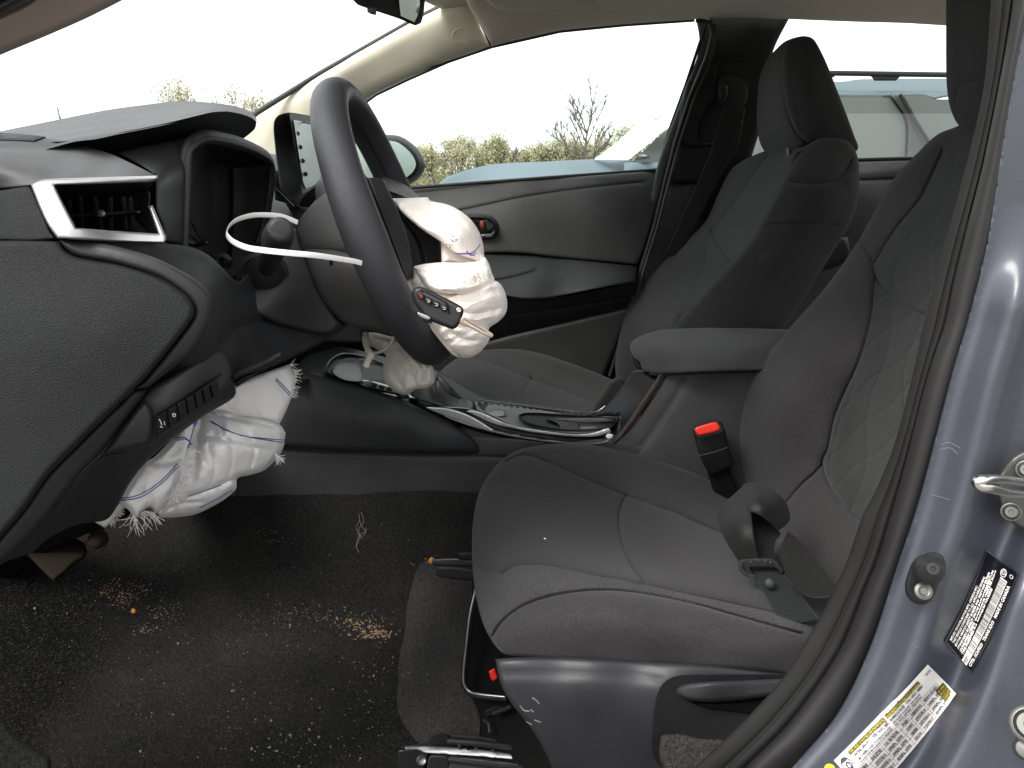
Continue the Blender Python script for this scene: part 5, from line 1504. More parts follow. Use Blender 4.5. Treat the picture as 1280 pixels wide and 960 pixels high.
# tray with electronic brake button and pocket
relief('brake_tray', [(594,502,1),(640,507),(690,513.5),(738,519,1),(774,521,1),(766,533),(745,540),(711,541),(667,536),(640,531),(612,518),(596,512)],
   [(594,503,1.285),(738,519,1.30),(774,522,1.28),(750,540,1.17),(667,536,1.17),(612,518,1.18),(690,520,1.26)], simple('grey_tray', (.17,.178,.17), .35), con, r=2, h=.003, thick=.02, sp=4)
relief('brake_recess', [(597,504,1),(625,507),(633,512),(632,519),(620,521,1),(606,514)], [(597,504,1.26),(633,512,1.26),(620,521,1.19)], M['black'], con, r=2, h=-.004, thick=.008, sp=3)
relief('brake_button', [(611,517),(613,513),(622,511.5),(630,513),(632,517.5),(628,520.5),(618,520.5)], [(611,517,1.195),(632,517,1.195),(622,512,1.215)], M['steel'], con, r=2.5, h=.004, thick=.008, sp=2.5)
relief('pocket', [(648,520),(656,516),(675,516),(720,519),(770,522,1),(766,530),(745,537),(715,537.5),(680,533.5),(656,527)], [(648,521,1.20),(720,519,1.28),(766,526,1.25),(700,536,1.18)], M['dash'], con, r=4, h=-.015, thick=.03, sp=3)
relief('pocket_insert', [(684,524,1),(724,529,1),(724,538,1),(702,537),(698,530)], [(684,524,1.205),(724,530,1.205),(715,538,1.172)], M['smooth'], con, r=1.5, h=.002, thick=.02, sp=3)
relief('pocket_insert', [(688,523,1),(770,522,1),(768,527,1),(724,529),(700,526)], 1.235, simple('grey_insert', (.085,.08,.082), .5), con, r=1.5, h=.002, thick=.02, sp=3)
tube('far_edge_trim', P3([(594,501),(640,505),(690,511.5),(735,517),(747,515),(757,508)], 1.30), .0028, M['gloss'], con)
V = []
for k in range(17):
    s = k / 17; u = 597 + 136 * s; v = 503.2 + 15 * s
    tube('edge_notch', P3([(u, v), (u + 4.6, v + .9)], 1.272), .0010, M['black'], con, n=5)
relief('trim_nub', [(757,545,1),(760,542,1),(766,543,1),(765,548,1),(759,549,1)], 1.158, M['white_plastic'], con, r=1, h=.002, thick=.005, sp=2)
# upright gloss riser and brown edged strip
relief('gloss_riser', [(733,519,1),(748,515),(760,504),(776,484),(790,464),(800,462,1),(836,466,1),(824,482),(806,508),(788,532),(770,549,1),(774,521,1)],
   [(735,518,1.26),(790,464,1.27),(836,466,1.175),(806,508,1.172),(770,549,1.17),(790,480,1.24)], M['riser'], con, r=2, h=.003, thick=.03, sp=4)
relief('riser_edge', [(826,466,1),(834,467,1),(825,482),(808,508),(790,533),(770,555,1),(760,557,1),(778,540),(800,508),(816,484)], 1.164, simple('brown_edge', (.024,.013,.009), .3), con, r=1.5, h=.003, thick=.01, sp=3)
tube('riser_line', P3([(826,467),(816,483),(799,508),(778,539),(762,554)], 1.160), .0010, M['steel'], con, n=6)
relief('box_side', [(834,467,1),(880,466),(943,463),(990,461,1),(1000,660,1),(900,625),(830,595),(766,565),(755,558,1),(772,550),(792,532),(810,507),(826,482)],
   [(834,467,1.168),(943,463,1.165),(990,600,1.165),(770,556,1.168),(830,560,1.160),(860,500,1.158),(846,468,1.158)], M['console'], con, r=3, h=.004, thick=.05, sp=6, seams=[([(862,467),(842,500),(812,545),(796,566)], 4, .0035)])
arm = relief('armrest_lid', [(787.5,433),(789,428),(795,423),(806,417.5),(822,413),(840,411),(874,410),(921,410),(960,411),(1010,413,1),(1000,462,1),(943,463),(880,465),(834,467,1),(818,467),(806,463),(800,452),(793,447),(789,440)],
   [(788,433,1.24),(806,418,1.34),(840,411,1.36),(921,410,1.36),(1000,412,1.36),(800,430,1.20),(840,424,1.22),(900,420,1.23),(980,420,1.23),
    (820,438,1.165),(870,434,1.160),(940,432,1.160),(834,462,1.158),(940,455,1.156),(806,458,1.19),(795,442,1.215)],
   M['arm'], con, r=5, h=.010, thick=.10, sp=4)
tube('lid_gap', P3([(812,467.5),(834,468),(880,466.5),(943,464.5),(990,463)], 1.162), .0022, M['black'], con, n=6)
relief('lid_latch', [(789,441,1),(796,447,1),(800,453,1),(802,462,1),(797,462,1),(791,452,1)], 1.225, M['black'], con, r=1, h=.002, thick=.02, sp=2.5)

# ================================================================== DRIVER SEAT
ds = thing('car_seat', 'charcoal fabric driver seat with quilted backrest and side adjusting lever', 'car seat', (.25, .90, .38))
bk_seams = [
 ([(1178,190),(1162,225),(1149,250),(1124,280),(1108,303),(1094,328)], 1.8, .009, 9, .008),
 ([(1074,300),(1082,312),(1090,325),(1094,345),(1110,367),(1130,380),(1160,396),(1190,405)], 1.8, .007, 8, .005),
 ([(1094,345),(1091,375),(1088,400),(1074,450),(1055,492),(1043,522),(1035,560),(1028,577),(1031,592),(1040,612),(1056,634),(1078,652),(1110,668)], 1.8, .009, 9, .008),
 ([(1028,580),(1018,592),(1004,604),(983,628)], 1.6, .007, 7, .004),
]
# wavy quilting, cut as fine channels
quilt = []
for k in range(-4, 9):
    L1 = []; L2 = []
    for j in range(0, 13):
        s = j / 12
        u = 1040 + 175 * s + 0
        v = 520 + 46 * k - 150 * s + 4 * math.sin(j * 1.4 + k)
        L1.append((u, v))
    quilt.append(L1)
for k in range(0, 5):
    L2 = []
    for j in range(0, 17):
        v = 180 + 500 * j / 16
        u = 1050 + 36 * k + (360 - v) * .20 + 6 * math.sin(j * 1.25 + k * 2.1)
        L2.append((u, v))
    quilt.append(L2)
insert_poly = smooth2([(1180,196),(1164,228),(1150,253),(1126,283),(1110,306),(1098,330),(1098,345),(1093,376),(1090,402),(1077,452),(1058,494),(1046,524),(1038,560),(1032,577),(1035,592),(1044,612),(1060,634),(1082,652),(1300,680),(1300,180)], True, 5)
def clip_poly(L_):
    S = smooth2(L_, False, 3)
    m = inside(S, insert_poly)
    out = []; cur = []
    for p, ok in zip(S, m):
        if ok: cur.append(tuple(p))
        elif cur:
            if len(cur) > 4: out.append(cur)
            cur = []
    if len(cur) > 4: out.append(cur)
    return out
qs = [c_ for L_ in quilt for c_ in clip_poly(L_)]
bk = relief('backrest', [(1230,140,1),(1196,158),(1172,168),(1148,190),(1115,226),(1090,270),(1071,304),(1031,360),(986,411),(951,454),(931,490),(922,540),(923,578),(930,606),(946,640),(985,690),(1040,790,1),(1310,790,1),(1310,140,1)],
   [(1172,168,1.13),(1115,226,1.14),(1071,304,1.15),(986,411,1.15),(931,490,1.16),(922,550,1.16),(935,610,1.15),
    (1140,225,1.10),(1105,285,1.09),(1060,350,1.06),(1010,420,1.05),(965,480,1.06),(955,540,1.06),(965,590,1.06),(990,500,1.00),(1030,440,1.00),(1000,560,1.00),(1000,600,1.00),(1060,400,1.01),
    (1160,228,1.075),(1100,330,1.05),(1090,390,1.01),(1050,500,.985),(1033,570,.975),
    (1190,240,.98),(1140,330,.95),(1120,420,.92),(1095,500,.89),(1070,580,.89),(1080,640,.86),(1200,330,.86),(1170,430,.82),(1140,520,.80),(1110,620,.79),
    (1220,430,.74),(1200,560,.70),(1180,650,.66),(1250,500,.66),(1300,400,.66),(1300,700,.62),(1230,170,1.0),(1300,200,.88),
    (1000,640,.95),(1040,690,.86),(1040,780,.80),(1080,720,.78)],
   [M['seat'], M['quilt'], M['seat']], ds, r=9, h=.03, thick=.14, sp=5, sm=11, seams=bk_seams + [(q_, 1.9, .0014) for q_ in qs],
   zones=[([(1180,190),(1162,225),(1149,250),(1124,280),(1108,303),(1094,328),(1094,345),(1090,390),(1074,450),(1055,492),(1043,522),(1035,560),(1028,577),(1031,592),(1040,612),(1056,634),(1078,652),(1300,700),(1300,180)], 1)])
tbk = bvh(bk)
seam_threads(tbk, [L_[0] for L_ in bk_seams], M['black'], bk, .0008)
stitches('quilt_stitching', tbk, qs, M['thread'], bk, ln=2.0, gap=1.8, rad=.00045, lift=.0002)
relief('headrest', [(1183,-60,1),(1182.5,30),(1183,100),(1187,132),(1197,155),(1212,166),(1240,168),(1330,168,1),(1330,-60,1)],
   [(1183,30,1.06),(1187,132,1.06),(1212,166,1.03),(1200,60,.98),(1215,120,.95),(1260,100,.90),(1320,60,.84),(1220,0,.94),(1300,-40,.86)], M['seat_dark'], ds, r=10, h=.03, thick=.12, sp=5,
   seams=[([(1196,150),(1194,125),(1198,110),(1212,103),(1235,98)], 1.5, .005, 6, .003)])
cu_seams = [
 ([(612,803),(616,795),(629,776),(653,758),(690,745),(735,738.5),(779,739),(826,746),(872,756),(925,771),(1000,792)], 1.6, .007, 6, .003),
 ([(630,716),(640,709),(654,706),(685,708),(735,718),(805,731),(872,745),(960,764),(1020,779)], 1.7, .006, 7, .004),
 ([(782,620),(776,634),(773,650),(777,680),(788,706),(805,729)], 1.7, .007, 8, .005),
 ([(632,577),(651,569),(668,571),(691,580),(735,600),(779,618),(841,640),(897,664),(960,690)], 1.7, .006, 8, .004),
]
cu = relief('cushion', [(590,690),(591,655),(597,622),(608,598),(626,576),(650,562),(680,556),(710,554.5),(740,556),(800,569),(860,588),(905,605),(960,630),(1040,670,1),(1070,760,1),(1030,800),(1000,850,1),(980,843),(917,837),(850,834),(740,829),(660,822),(632,818),(620,808),(606,785),(597,755),(592,725)],
   [(590,690,.86),(594,640,.93),(608,600,1.01),(650,564,1.08),(700,556,1.12),(800,571,1.14),(860,590,1.14),(960,632,1.14),(1040,672,1.12),
    (700,567,1.085),(780,590,1.09),(860,620,1.08),(930,655,1.06),
    (640,578,1.06),(691,582,1.045),(779,618,1.03),(897,664,.99),
    (625,640,.94),(680,630,.965),(740,640,.955),(700,680,.85),(640,680,.865),(760,690,.85),(810,640,.97),(860,680,.89),(820,710,.82),(920,710,.83),(960,740,.76),(980,700,.86),
    (610,720,.80),(618,755,.745),(640,706,.775),(690,710,.755),(735,719,.735),(805,732,.72),(872,747,.708),(960,766,.69),(1010,778,.68),
    (650,735,.715),(735,728,.712),(610,790,.70),(690,750,.690),(780,745,.684),(872,762,.676),(960,782,.668),
    (640,790,.672),(720,780,.662),(820,785,.655),(920,800,.650),(980,815,.650),(640,815,.680),(740,826,.668),(850,832,.664),(980,842,.660)],
   [M['seat'], M['seat_mesh']], ds, r=6, h=.014, thick=.10, sp=5, seams=cu_seams,
   zones=[([(588,700),(605,716),(630,716),(654,706),(685,708),(735,718),(805,731),(872,745),(960,764),(1020,779),(1010,795),(925,771),(872,756),(826,746),(779,739),(735,738),(690,745),(653,758),(629,776),(614,800),(600,790),(588,740)], 1)])
tcu = bvh(cu)
seam_threads(tcu, [L_[0] for L_ in cu_seams[1:3]], M['black'], cu, .0006)
seam_threads(tcu, [[(668,571),(691,580),(735,600),(779,618),(841,640),(897,664)]], M['black'], cu, .0005)
stitches('stitching', tcu, [[(614,800),(618,793),(631,775),(655,756),(691,743),(735,736.5),(779,737),(826,744),(872,754),(925,769),(990,788)]], M['seat_dark'], cu, ln=2.2, gap=1.6, rad=.0007)
# side shield and lever pocket
sh = relief('side_shield', [(619,824,1),(640,822),(700,821),(800,826),(917,834),(985,842,1),(1000,1010,1),(705,1010,1),(690,960),(676,930),(660,905),(640,880),(626,855)],
   [(620,826,.66),(700,822,.662),(800,827,.660),(980,843,.655),(650,840,.640),(740,838,.632),(820,842,.632),(640,870,.645),(720,870,.636),(800,880,.634),(700,940,.640),(800,950,.638),(980,880,.632),(960,960,.634),(700,1000,.645)],
   M['shield'], ds, r=5, h=.008, thick=.05, sp=5, sm=18,
   seams=[([(630,842),(700,842),(790,845),(820,850)], 5, .0015)])
pk = relief('lever_pocket', [(990,843,1),(900,843),(852,844),(834,850),(824,862),(818,885),(815,930),(818,948),(832,965),(850,1000,1),(1000,1000,1)],
   [(990,850,.625),(834,852,.626),(818,890,.628),(816,940,.630),(850,990,.628),(950,980,.62)], M['black'], sh, r=4, h=-.0, thick=.004, sp=5)
relief('pocket_floor', [(826,918,1),(850,916),(880,922),(930,918,1),(930,1000,1),(850,1000),(832,965),(824,945)], [(826,920,.622),(880,922,.622),(860,960,.610),(900,990,.612)], M['carpet_l'], sh, r=6, h=.012, thick=.01, sp=4)
relief('recline_lever', [(845.5,866),(847,860),(853,856),(866,853.5),(900,851.5),(940,850),(985,848,1),(985,866,1),(955,871),(925,875),(890,877.5),(865,875.5),(851,871)],
   [(846,866,.612),(866,855,.608),(940,851,.602),(980,858,.60),(900,864,.592),(870,866,.597),(900,877,.604),(950,872,.600)], M['shield'], ds, r=5, h=.008, thick=.025, sp=4)
relief('lever_base', [(860,877,1),(900,879),(960,873,1),(990,870,1),(990,900),(940,893),(900,888),(880,884)], .616, M['under'], ds, r=2, h=.003, thick=.01, sp=4)
M['scrape'] = simple('pale_scrape', (.15, .145, .15), .7)
tsh = bvh(sh)
for L_ in ([(650,882),(655,888),(662,889)], [(665,872),(671,876),(674,880)], [(663,887),(667,890)], [(650,900),(658,902),(665,906)], [(668,900),(676,903)]):
    drape('scrape', tsh, L_, .0009, M['scrape'], sh, lift=-.0004, sp=2)
# dark frame below the cushion
relief('underframe', [(592,700,1),(640,780),(660,830),(690,900),(700,1000,1),(590,1000,1),(600,900),(588,868),(583,850),(588,780)], [(592,720,.92),(640,900,.80),(700,960,.72),(600,860,.84)], M['under'], ds, r=3, h=.004, thick=.05, sp=8)
tube('tray_edge', catmull(P3([(607,700,.86),(597,735,.86),(590,765,.85),(585,800,.84),(580.5,840,.83),(581,856,.825),(588,866,.82),(600,870,.81),(634,873,.80)]), 6), .0042, M['black'], ds)
tube('tray_chrome_line', catmull(P3([(604,700,.853),(595,735,.853),(588,765,.843),(583.5,800,.833),(579.5,840,.823),(580.5,856,.818),(588,865,.813),(600,868,.803),(631,871,.793)]), 6), .0014, M['silver'], ds)  # chrome lining along the tray edge
relief('red_tag', [(611,839,1),(618,835,1),(623,848,1),(616,852,1),(613,847,1)], .80, M['red'], ds, r=1.5, h=.003, thick=.01, sp=2)
# rails
def rail(pts, r_, mat, nm, ryv=None): return tube(nm, P3(pts), r_, mat, ds, n=8, ry=ryv, square=True)
relief('rail_bracket', [(546,708,1),(566,708),(597,712,1),(597,726,1),(566,724),(545,720,1)], [(546,710,.97),(597,725,.94)], M['shield'], ds, r=3, h=.006, thick=.02, sp=3.5)
relief('rail_end', [(540,699,1),(570,698),(600,702,1),(600,709,1),(566,708),(541,707,1)], .965, M['steel'], ds, r=1.5, h=.004, thick=.02, sp=3.5)
relief('rail_latch', [(572,691,1),(598,690,1),(598,702,1),(574,700,1)], .955, M['black'], ds, r=1.5, h=.006, thick=.02, sp=3)
relief('seat_rail', [(503,932,1),(530,931),(600,936),(662,945,1),(668,953,1),(600,947),(540,943),(508,941,1)], [(503,935,.795),(600,940,.78),(665,950,.765)], M['steel'], ds, r=2, h=.004, thick=.03, sp=4)
relief('seat_rail', [(548,924,1),(600,929),(655,936,1),(662,945,1),(600,937),(550,932,1)], [(550,928,.80),(655,940,.785)], M['black'], ds, r=1, h=.002, thick=.02, sp=4)
for k in range(8):
    u = 572 + k * 10.5; v = 931.5 + k * 1.35
    relief('rail_tooth', [(u,v,1),(u+5,v+.6,1),(u+5.5,v+5.5,1),(u+.5,v+4.8,1)], .783, M['under'] if k % 2 else M['steel'], ds, r=.8, h=.001, thick=.004, sp=2)
rail([(559,927,.79),(600,930,.785),(652,936,.778)], .0024, M['steel'], 'rail_edge')
rail([(562,920,.80),(600,923,.80),(655,932,.79)], .0016, M['steel'], 'rail_edge')
rail([(560,950,.765),(600,955,.76),(668,962,.752)], .0022, M['steel'], 'rail_edge')
relief('seat_rail', [(555,944,1),(600,948),(668,956,1),(690,1000,1),(560,1000,1)], [(560,950,.77),(668,960,.755),(620,1000,.74)], M['black'], ds, r=2, h=.003, thick=.03, sp=5)
relief('rail_cover', [(508,934,1),(520,930),(534,926),(540,917,1),(550,914.5),(563,919,1),(558,931,1),(530,935)], [(508,934,.80),(550,918,.79)], M['smooth'], ds, r=2, h=.004, thick=.01, sp=3)
relief('rail_cover', [(534,952,1),(539,944),(560,945,1),(563,962,1),(570,1000,1),(530,1000,1)], .765, M['shield'], ds, r=3, h=.004, thick=.01, sp=3)
relief('rail_foot', [(498,938,1),(520,936),(536,944,1),(530,962,1),(526,1000,1),(494,1000,1)], [(500,940,.80),(526,990,.765)], M['steel'], ds, r=2, h=.003, thick=.01, sp=3)
cc = P(527, 951, .768); disc_stack('rail_bolt', cc, (EYE - cc), [(0,.0065),(.002,.0062),(.003,.005),(.002,.003),(.002,.0004)], M['steel'], ds, n=14)
tube('cable_clip', P3([(617,892,.80),(640,883,.79)]), .003, M['black'], ds, n=8)
tube('cable_clip', P3([(604,900,.80),(611,904,.80),(612,916,.79)]), .0018, M['steel'], ds, n=6)
relief('clip_block', [(606,888,1),(622,882),(634,888),(618,896,1),(608,896)], .81, M['black'], ds, r=2, h=.005, thick=.02, sp=3)
drape('crease', tcu, [(680,673.6),(682,673.8)], .0009, M['white_plastic'], cu, lift=.0005, sp=1)

# buckle and belt
bu = thing('belt_buckle', 'black seat belt buckle with red release button beside the driver seat', 'belt buckle', P(890, 560, 1.14))
relief('buckle_body', [(866,537),(868,533),(880,529),(894,525.5),(900,527),(905,534),(911,558),(917,580),(913,585),(890,594,1),(886,592),(878,578),(870,555)], [(868,535,1.10),(900,527,1.10),(915,582,1.115),(888,592,1.115),(890,560,1.09)], M['black'], bu, r=4, h=.010, thick=.03, sp=3)
relief('buckle_frame', [(866.5,536,1),(897,526,1),(904,534),(903,541),(875,549,1),(870,545)], 1.078, M['shield'], bu, r=2.5, h=.003, thick=.008, sp=2.5)
relief('release_button', [(868.5,537),(872,533.5),(893,527.5),(897.5,530),(900,534),(898,538.5),(874,544.5),(871,542)], 1.074, M['red'], bu, r=2.5, h=.003, thick=.006, sp=2.5)
tube('buckle_line', P3([(871,566),(874,569.5),(893,565),(910,559)], 1.088), .0008, M['steel'], bu, n=6)
relief('buckle_stalk', [(884,590,1),(912,584,1),(925,625,1),(900,640,1)], 1.13, M['under'], bu, r=3, h=.005, thick=.02, sp=4)

bl = thing('driver_seat_belt', 'twisted black driver seat belt lying slack on the seat', 'seat belt', P(950, 680, .78))
relief('webbing', [(985,663,1),(1002,678),(1022,702),(1044,731,1),(1043,740),(1034,747),(1016,747.5),(998,740),(985,722),(976,700),(972,690,1)], [(985,665,.80),(1044,733,.70),(1010,745,.70),(972,690,.78),(1008,712,.735)], M['webbing'], bl, r=2, h=.002, thick=.004, sp=4)
relief('webbing', [(937,710,1),(973,709,1),(984,722),(997,738),(1008,752),(1024,774,1),(1000,778),(970,768,1),(955,742),(944,722)], [(937,712,.765),(973,710,.76),(1020,773,.685),(972,768,.69),(960,735,.735)], M['webbing_g'], bl, r=2, h=.002, thick=.004, sp=4)
relief('webbing', [(938,639,1),(954,646),(972,662),(976,668),(970,676),(967,690),(968,701,1),(946,701,1),(943,676)], [(938,640,.83),(972,662,.82),(967,700,.765),(946,700,.77)], M['webbing'], bl, r=1.5, h=.001, thick=.004, sp=3.5, seams=[([(942,664),(955,657),(968,657)], 1.2, .002)])
relief('webbing', [(929,605,1),(946,603),(960,608),(974,618),(984,631),(988,646),(985,654),(972,664,1),(962,652),(950,643),(938,639,1),(932,622)], [(930,606,.85),(946,604,.86),(984,631,.85),(972,664,.80),(938,639,.80),(960,628,.775),(945,620,.79)], M['webbing'], bl, r=1.5, h=.001, thick=.004, sp=3.5)
relief('webbing', [(929.5,607,1),(915,620),(900,634),(896,644),(899,660),(909,680),(924,703,1),(949,701,1),(943,674),(937,640),(932,615)], [(930,608,.85),(897,644,.85),(924,702,.77),(948,700,.765),(937,640,.795),(918,650,.78),(930,675,.765)], M['webbing'], bl, r=1.5, h=.001, thick=.004, sp=3.5)
tg = relief('tongue', [(923,703),(927,699),(935,698,1),(950,697),(968,699),(976,706),(981,716,1),(976,718),(970,711),(950,709.5),(938,710.5),(941,716),(947,722,1),(934,721),(925,713)], [(925,705,.755),(976,708,.750),(945,722,.75)], M['black'], bl, r=2, h=.004, thick=.008, sp=2.5)
tube('tongue_edge', catmull(P3([(926,702),(926,710),(933,718),(943,721)], .749), 4), .0016, M['steel'], bl, n=6)
for u, v in ((938,702),(947,700.5),(957,701.5),(963,703)):
    cc = P(u, v, .748); disc_stack('tongue_rib', cc, EYE - cc, [(-.001,.0014),(.0008,.001)], M['smooth'], bl, n=8)
cc = P(962, 729, .728)
disc_stack('belt_stop', cc, EYE - cc, [(-.001,.0058),(.002,.0054),(.0032,.004),(.0036,.001)], M['dash'], bl, n=20)

# ================================================================== FLOOR: riser, mat, pedal, grit
rs = relief('carpet_riser', [(462,1010,1),(470,960),(476,935),(485,905),(491,870),(497,852),(499,822),(506,790),(508,762),(514,735),(521,712),(532,700,1),(560,697),(620,700),(680,720,1),(740,1010,1)],
   [(470,1000,.84),(496,855,.95),(508,780,1.02),(520,716,1.09),(600,705,1.09),(520,900,.86),(540,840,.915),(560,780,.975),(640,900,.85),(560,960,.81),(700,1000,.78)],
   M['carpet_l'], None, r=9, h=.02, thick=.06, sp=4.5)
tag(rs, kind='structure')
lt = relief('carpet_edge', [(-60,870,1),(0,893),(18,917),(45,936),(62,946),(64,965),(60,1010,1),(-60,1010,1)], [(-60,880,.62),(0,893,.64),(60,950,.60),(-60,1000,.56)], M['carpet_l'], None, r=8, h=.02, thick=.03)
tag(lt, kind='structure')
ped = thing('brake_pedal', 'dusty brake pedal poking out under the dashboard', 'pedal', P(70, 700, .95))
relief('pedal_pad', [(30,688),(45,678),(75,671),(96,674),(106,680),(109,691),(104,698),(94,704),(84,714),(74,722),(67,726),(60,720),(42,702)], [(33,690,1.0),(105,685,1.02),(68,724,.96)], simple('dusty_rubber', (.016,.0135,.010), .95, spec=.05), ped, r=5, h=.01, thick=.02, sp=4)
tube('pedal_arm', P3([(44,677,1.0),(60,670,1.0),(85,665,1.0),(110,661,1.0),(128,664,1.0)]), .006, M['smooth'], ped)
disc_stack('pedal_pivot', P(125, 672, 1.0), (0, -1, 0), [(0,.013),(.012,.012),(.016,.008),(.017,.002)], simple('rusty_steel', (.025,.016,.012), .9, spec=.1), ped, n=18)
tf = bvh(floor)
tf2 = bvh(floor, rs)
def pebbles(name, label, spots, mats, seed):
    R_ = random.Random(seed)
    V = []; F = []; mi = []
    for (u, v, su, sv, n_, s0, s1, m_) in spots:
        for k in range(n_):
            q, nn = onto(tf2, R_.gauss(u, su), R_.gauss(v, sv), .0005)
            if q is None: continue
            s = R_.uniform(s0, s1) * (1 if R_.random() < .85 else 1.6)
            b = len(V)
            dirs = [Vector((1,0,0)), Vector((-1,0,0)), Vector((0,1,0)), Vector((0,-1,0)), Vector((0,0,1)), Vector((0,0,-.4))]
            V += [q + d * s * R_.uniform(.5, 1.2) for d in dirs]
            F += [(b+4,b,b+2),(b+4,b+2,b+1),(b+4,b+1,b+3),(b+4,b+3,b),(b+5,b+2,b),(b+5,b+1,b+2),(b+5,b+3,b+1),(b+5,b,b+3)]
            mi += [m_ if R_.random() < .8 else 1 - m_] * 8
    me = bpy.data.meshes.new(name); me.from_pydata([tuple(v) for v in V], [], F); me.update()
    me.polygons.foreach_set('material_index', mi)
    o = link(name, me, mats, None, False)
    return tag(o, label, 'grit', kind='stuff')
pebbles('grit', 'tan and white grit scattered over the black carpet', [
  (140,737,16,7,127,.0006,.0014,0), (150,752,12,5,60,.0006,.0014,0), (207,765,12,8,79,.0006,.0017,1), (185,787,9,4,45,.0006,.0014,0), (172,738,16,8,67,.0006,.0016,0),
  (100,750,22,12,45,.0005,.0012,0), (455,783,18,7,142,.0007,.0020,0), (470,793,10,4,90,.0008,.0024,0), (425,772,16,6,33,.0006,.0016,1), (370,768,32,9,109,.0005,.0012,0),
  (140,810,60,12,16,.0006,.0013,1), (300,800,60,12,21,.0006,.0014,1), (350,905,50,25,50,.0006,.0015,1), (390,935,40,16,46,.0006,.0018,1), (460,880,14,40,46,.0006,.0016,1),
  (250,880,140,50,79,.0004,.0012,1), (480,830,14,30,29,.0006,.0016,1), (540,704,10,5,30,.0006,.0016,0), (60,780,50,30,25,.0005,.0012,1), (420,700,60,25,25,.0005,.0011,1), (560,850,30,50,25,.0004,.0009,1),
  (345,673,12,6,30,.0005,.0012,0)], [M['crumb'], M['grit']], 21)
def chunk(name, label, u, v, s, mat, cat='wood chip', group=None, seed=1):
    R_ = random.Random(seed)
    q, nn = onto(tf2, u, v, s * .5)
    bm = bmesh.new(); bmesh.ops.create_icosphere(bm, subdivisions=1, radius=s)
    for vv in bm.verts: vv.co = Vector((vv.co.x * R_.uniform(.6, 1.1), vv.co.y * R_.uniform(.4, .9), vv.co.z * R_.uniform(.8, 1.3)))
    me = bpy.data.meshes.new(name); bm.to_mesh(me); bm.free()
    o = link(name, me, mat, None, False); o.location = q
    return tag(o, label, cat, group)
chunk('wood_chip', 'orange wood chip on the black carpet between two patches of grit', 168, 764, .0052, M['chip'], seed=2)
chunk('wood_chip', 'orange brown chip at the front end of the far seat rail', 540, 703, .0062, M['chip'], seed=5)
for i, (u, v, lab) in enumerate(((223, 805, 'white pebble alone below the right patch of grit'), (339, 902, 'largest white pebble near the bottom of the carpet'), (387, 913, 'white pebble right of the largest pebble'), (176, 940, 'elongated white pebble at the bottom left of the carpet'), (363, 782, 'pale pebble below the brown strip of grit'), (315, 937, 'white pebble low in the middle of the carpet'), (43, 761, 'pale pebble left of the grit patches'))):
    chunk('pebble', lab, u, v, .0024, M['grit'], 'pebble', 'pebbles lying on the carpet', seed=30 + i)
th = drape('lint_strand', tf, [(449,642),(450,650),(452,657),(457,664),(451,668),(447,676),(446,683),(449,691)], .0005, M['grit'], None, lift=.002, sp=2, default=1.2)
if th: tag(th, 'pale strand of lint on the carpet below the console', 'lint')
for L_ in ([(452,640),(455,652),(449,662),(453,675)], [(447,668),(455,670),(459,660)], [(450,650),(446,660),(450,672),(445,684)]):
    drape('lint_thread', tf, L_, .0004, M['grit'], th, lift=.003, sp=2, default=1.2)
def fuzz():
    """short carpet fibres standing off the floor where it is nearest"""
    R_ = random.Random(77)
    V = []; F = []; mi = []
    for k in range(26000):
        u = R_.uniform(-20, 640); v = R_.uniform(700, 975)
        q, nn = onto(tf2, u, v, 0)
        if q is None: continue
        d = (nn + Vector((R_.gauss(0,.8), R_.gauss(0,.8), R_.gauss(0,.5)))).normalized() * R_.uniform(.002, .0055)
        s = d.orthogonal().normalized() * .00028
        b = len(V)
        V += [q - s, q + s, q + d]
        F.append((b, b+1, b+2)); mi.append(0 if R_.random() < .8 else 1)
    me = bpy.data.meshes.new('carpet_fibre'); me.from_pydata([tuple(v) for v in V], [], F); me.update()
    me.polygons.foreach_set('material_index', mi)
    o = link('carpet_fibre', me, [simple('fibre_dark', (.035,.034,.033), .9), simple('fibre_pale', (.055,.052,.048), .9)], None, False)
    tag(o, 'short fibres of the black floor carpet', 'carpet', kind='stuff')
fuzz()

# ================================================================== LABELS ON THE PAINTED PILLAR
def label_map(TL, TR, BR, BL, bow):
    TL, TR, BR, BL = map(Vector, (TL, TR, BR, BL))
    nrm = (BL - TL).normalized()
    def f(s, t):
        a = TL + (TR - TL) * s; b = BL + (BR - BL) * s
        return a + (b - a) * t + nrm * (bow * 4 * s * (1 - s))
    return f
def lay(name, tree, fm, s0, t0, s1, t1, mat, parent, lift, ns=10, nt=4):
    V = []; F = []
    for i in range(ns + 1):
        for j in range(nt + 1):
            q = fm(s0 + (s1 - s0) * i / ns, t0 + (t1 - t0) * j / nt)
            h_, _ = onto(tree, q.x, q.y, lift)
            if h_ is None: h_ = P(q.x, q.y, .42)
            V.append(h_)
    for i in range(ns):
        for j in range(nt):
            a = i * (nt + 1) + j
            F.append((a, a + nt + 1, a + nt + 2, a + 1))
    me = bpy.data.meshes.new(name); me.from_pydata([tuple(v) for v in V], [], F); me.update()
    return link(name, me, mat, parent, True)
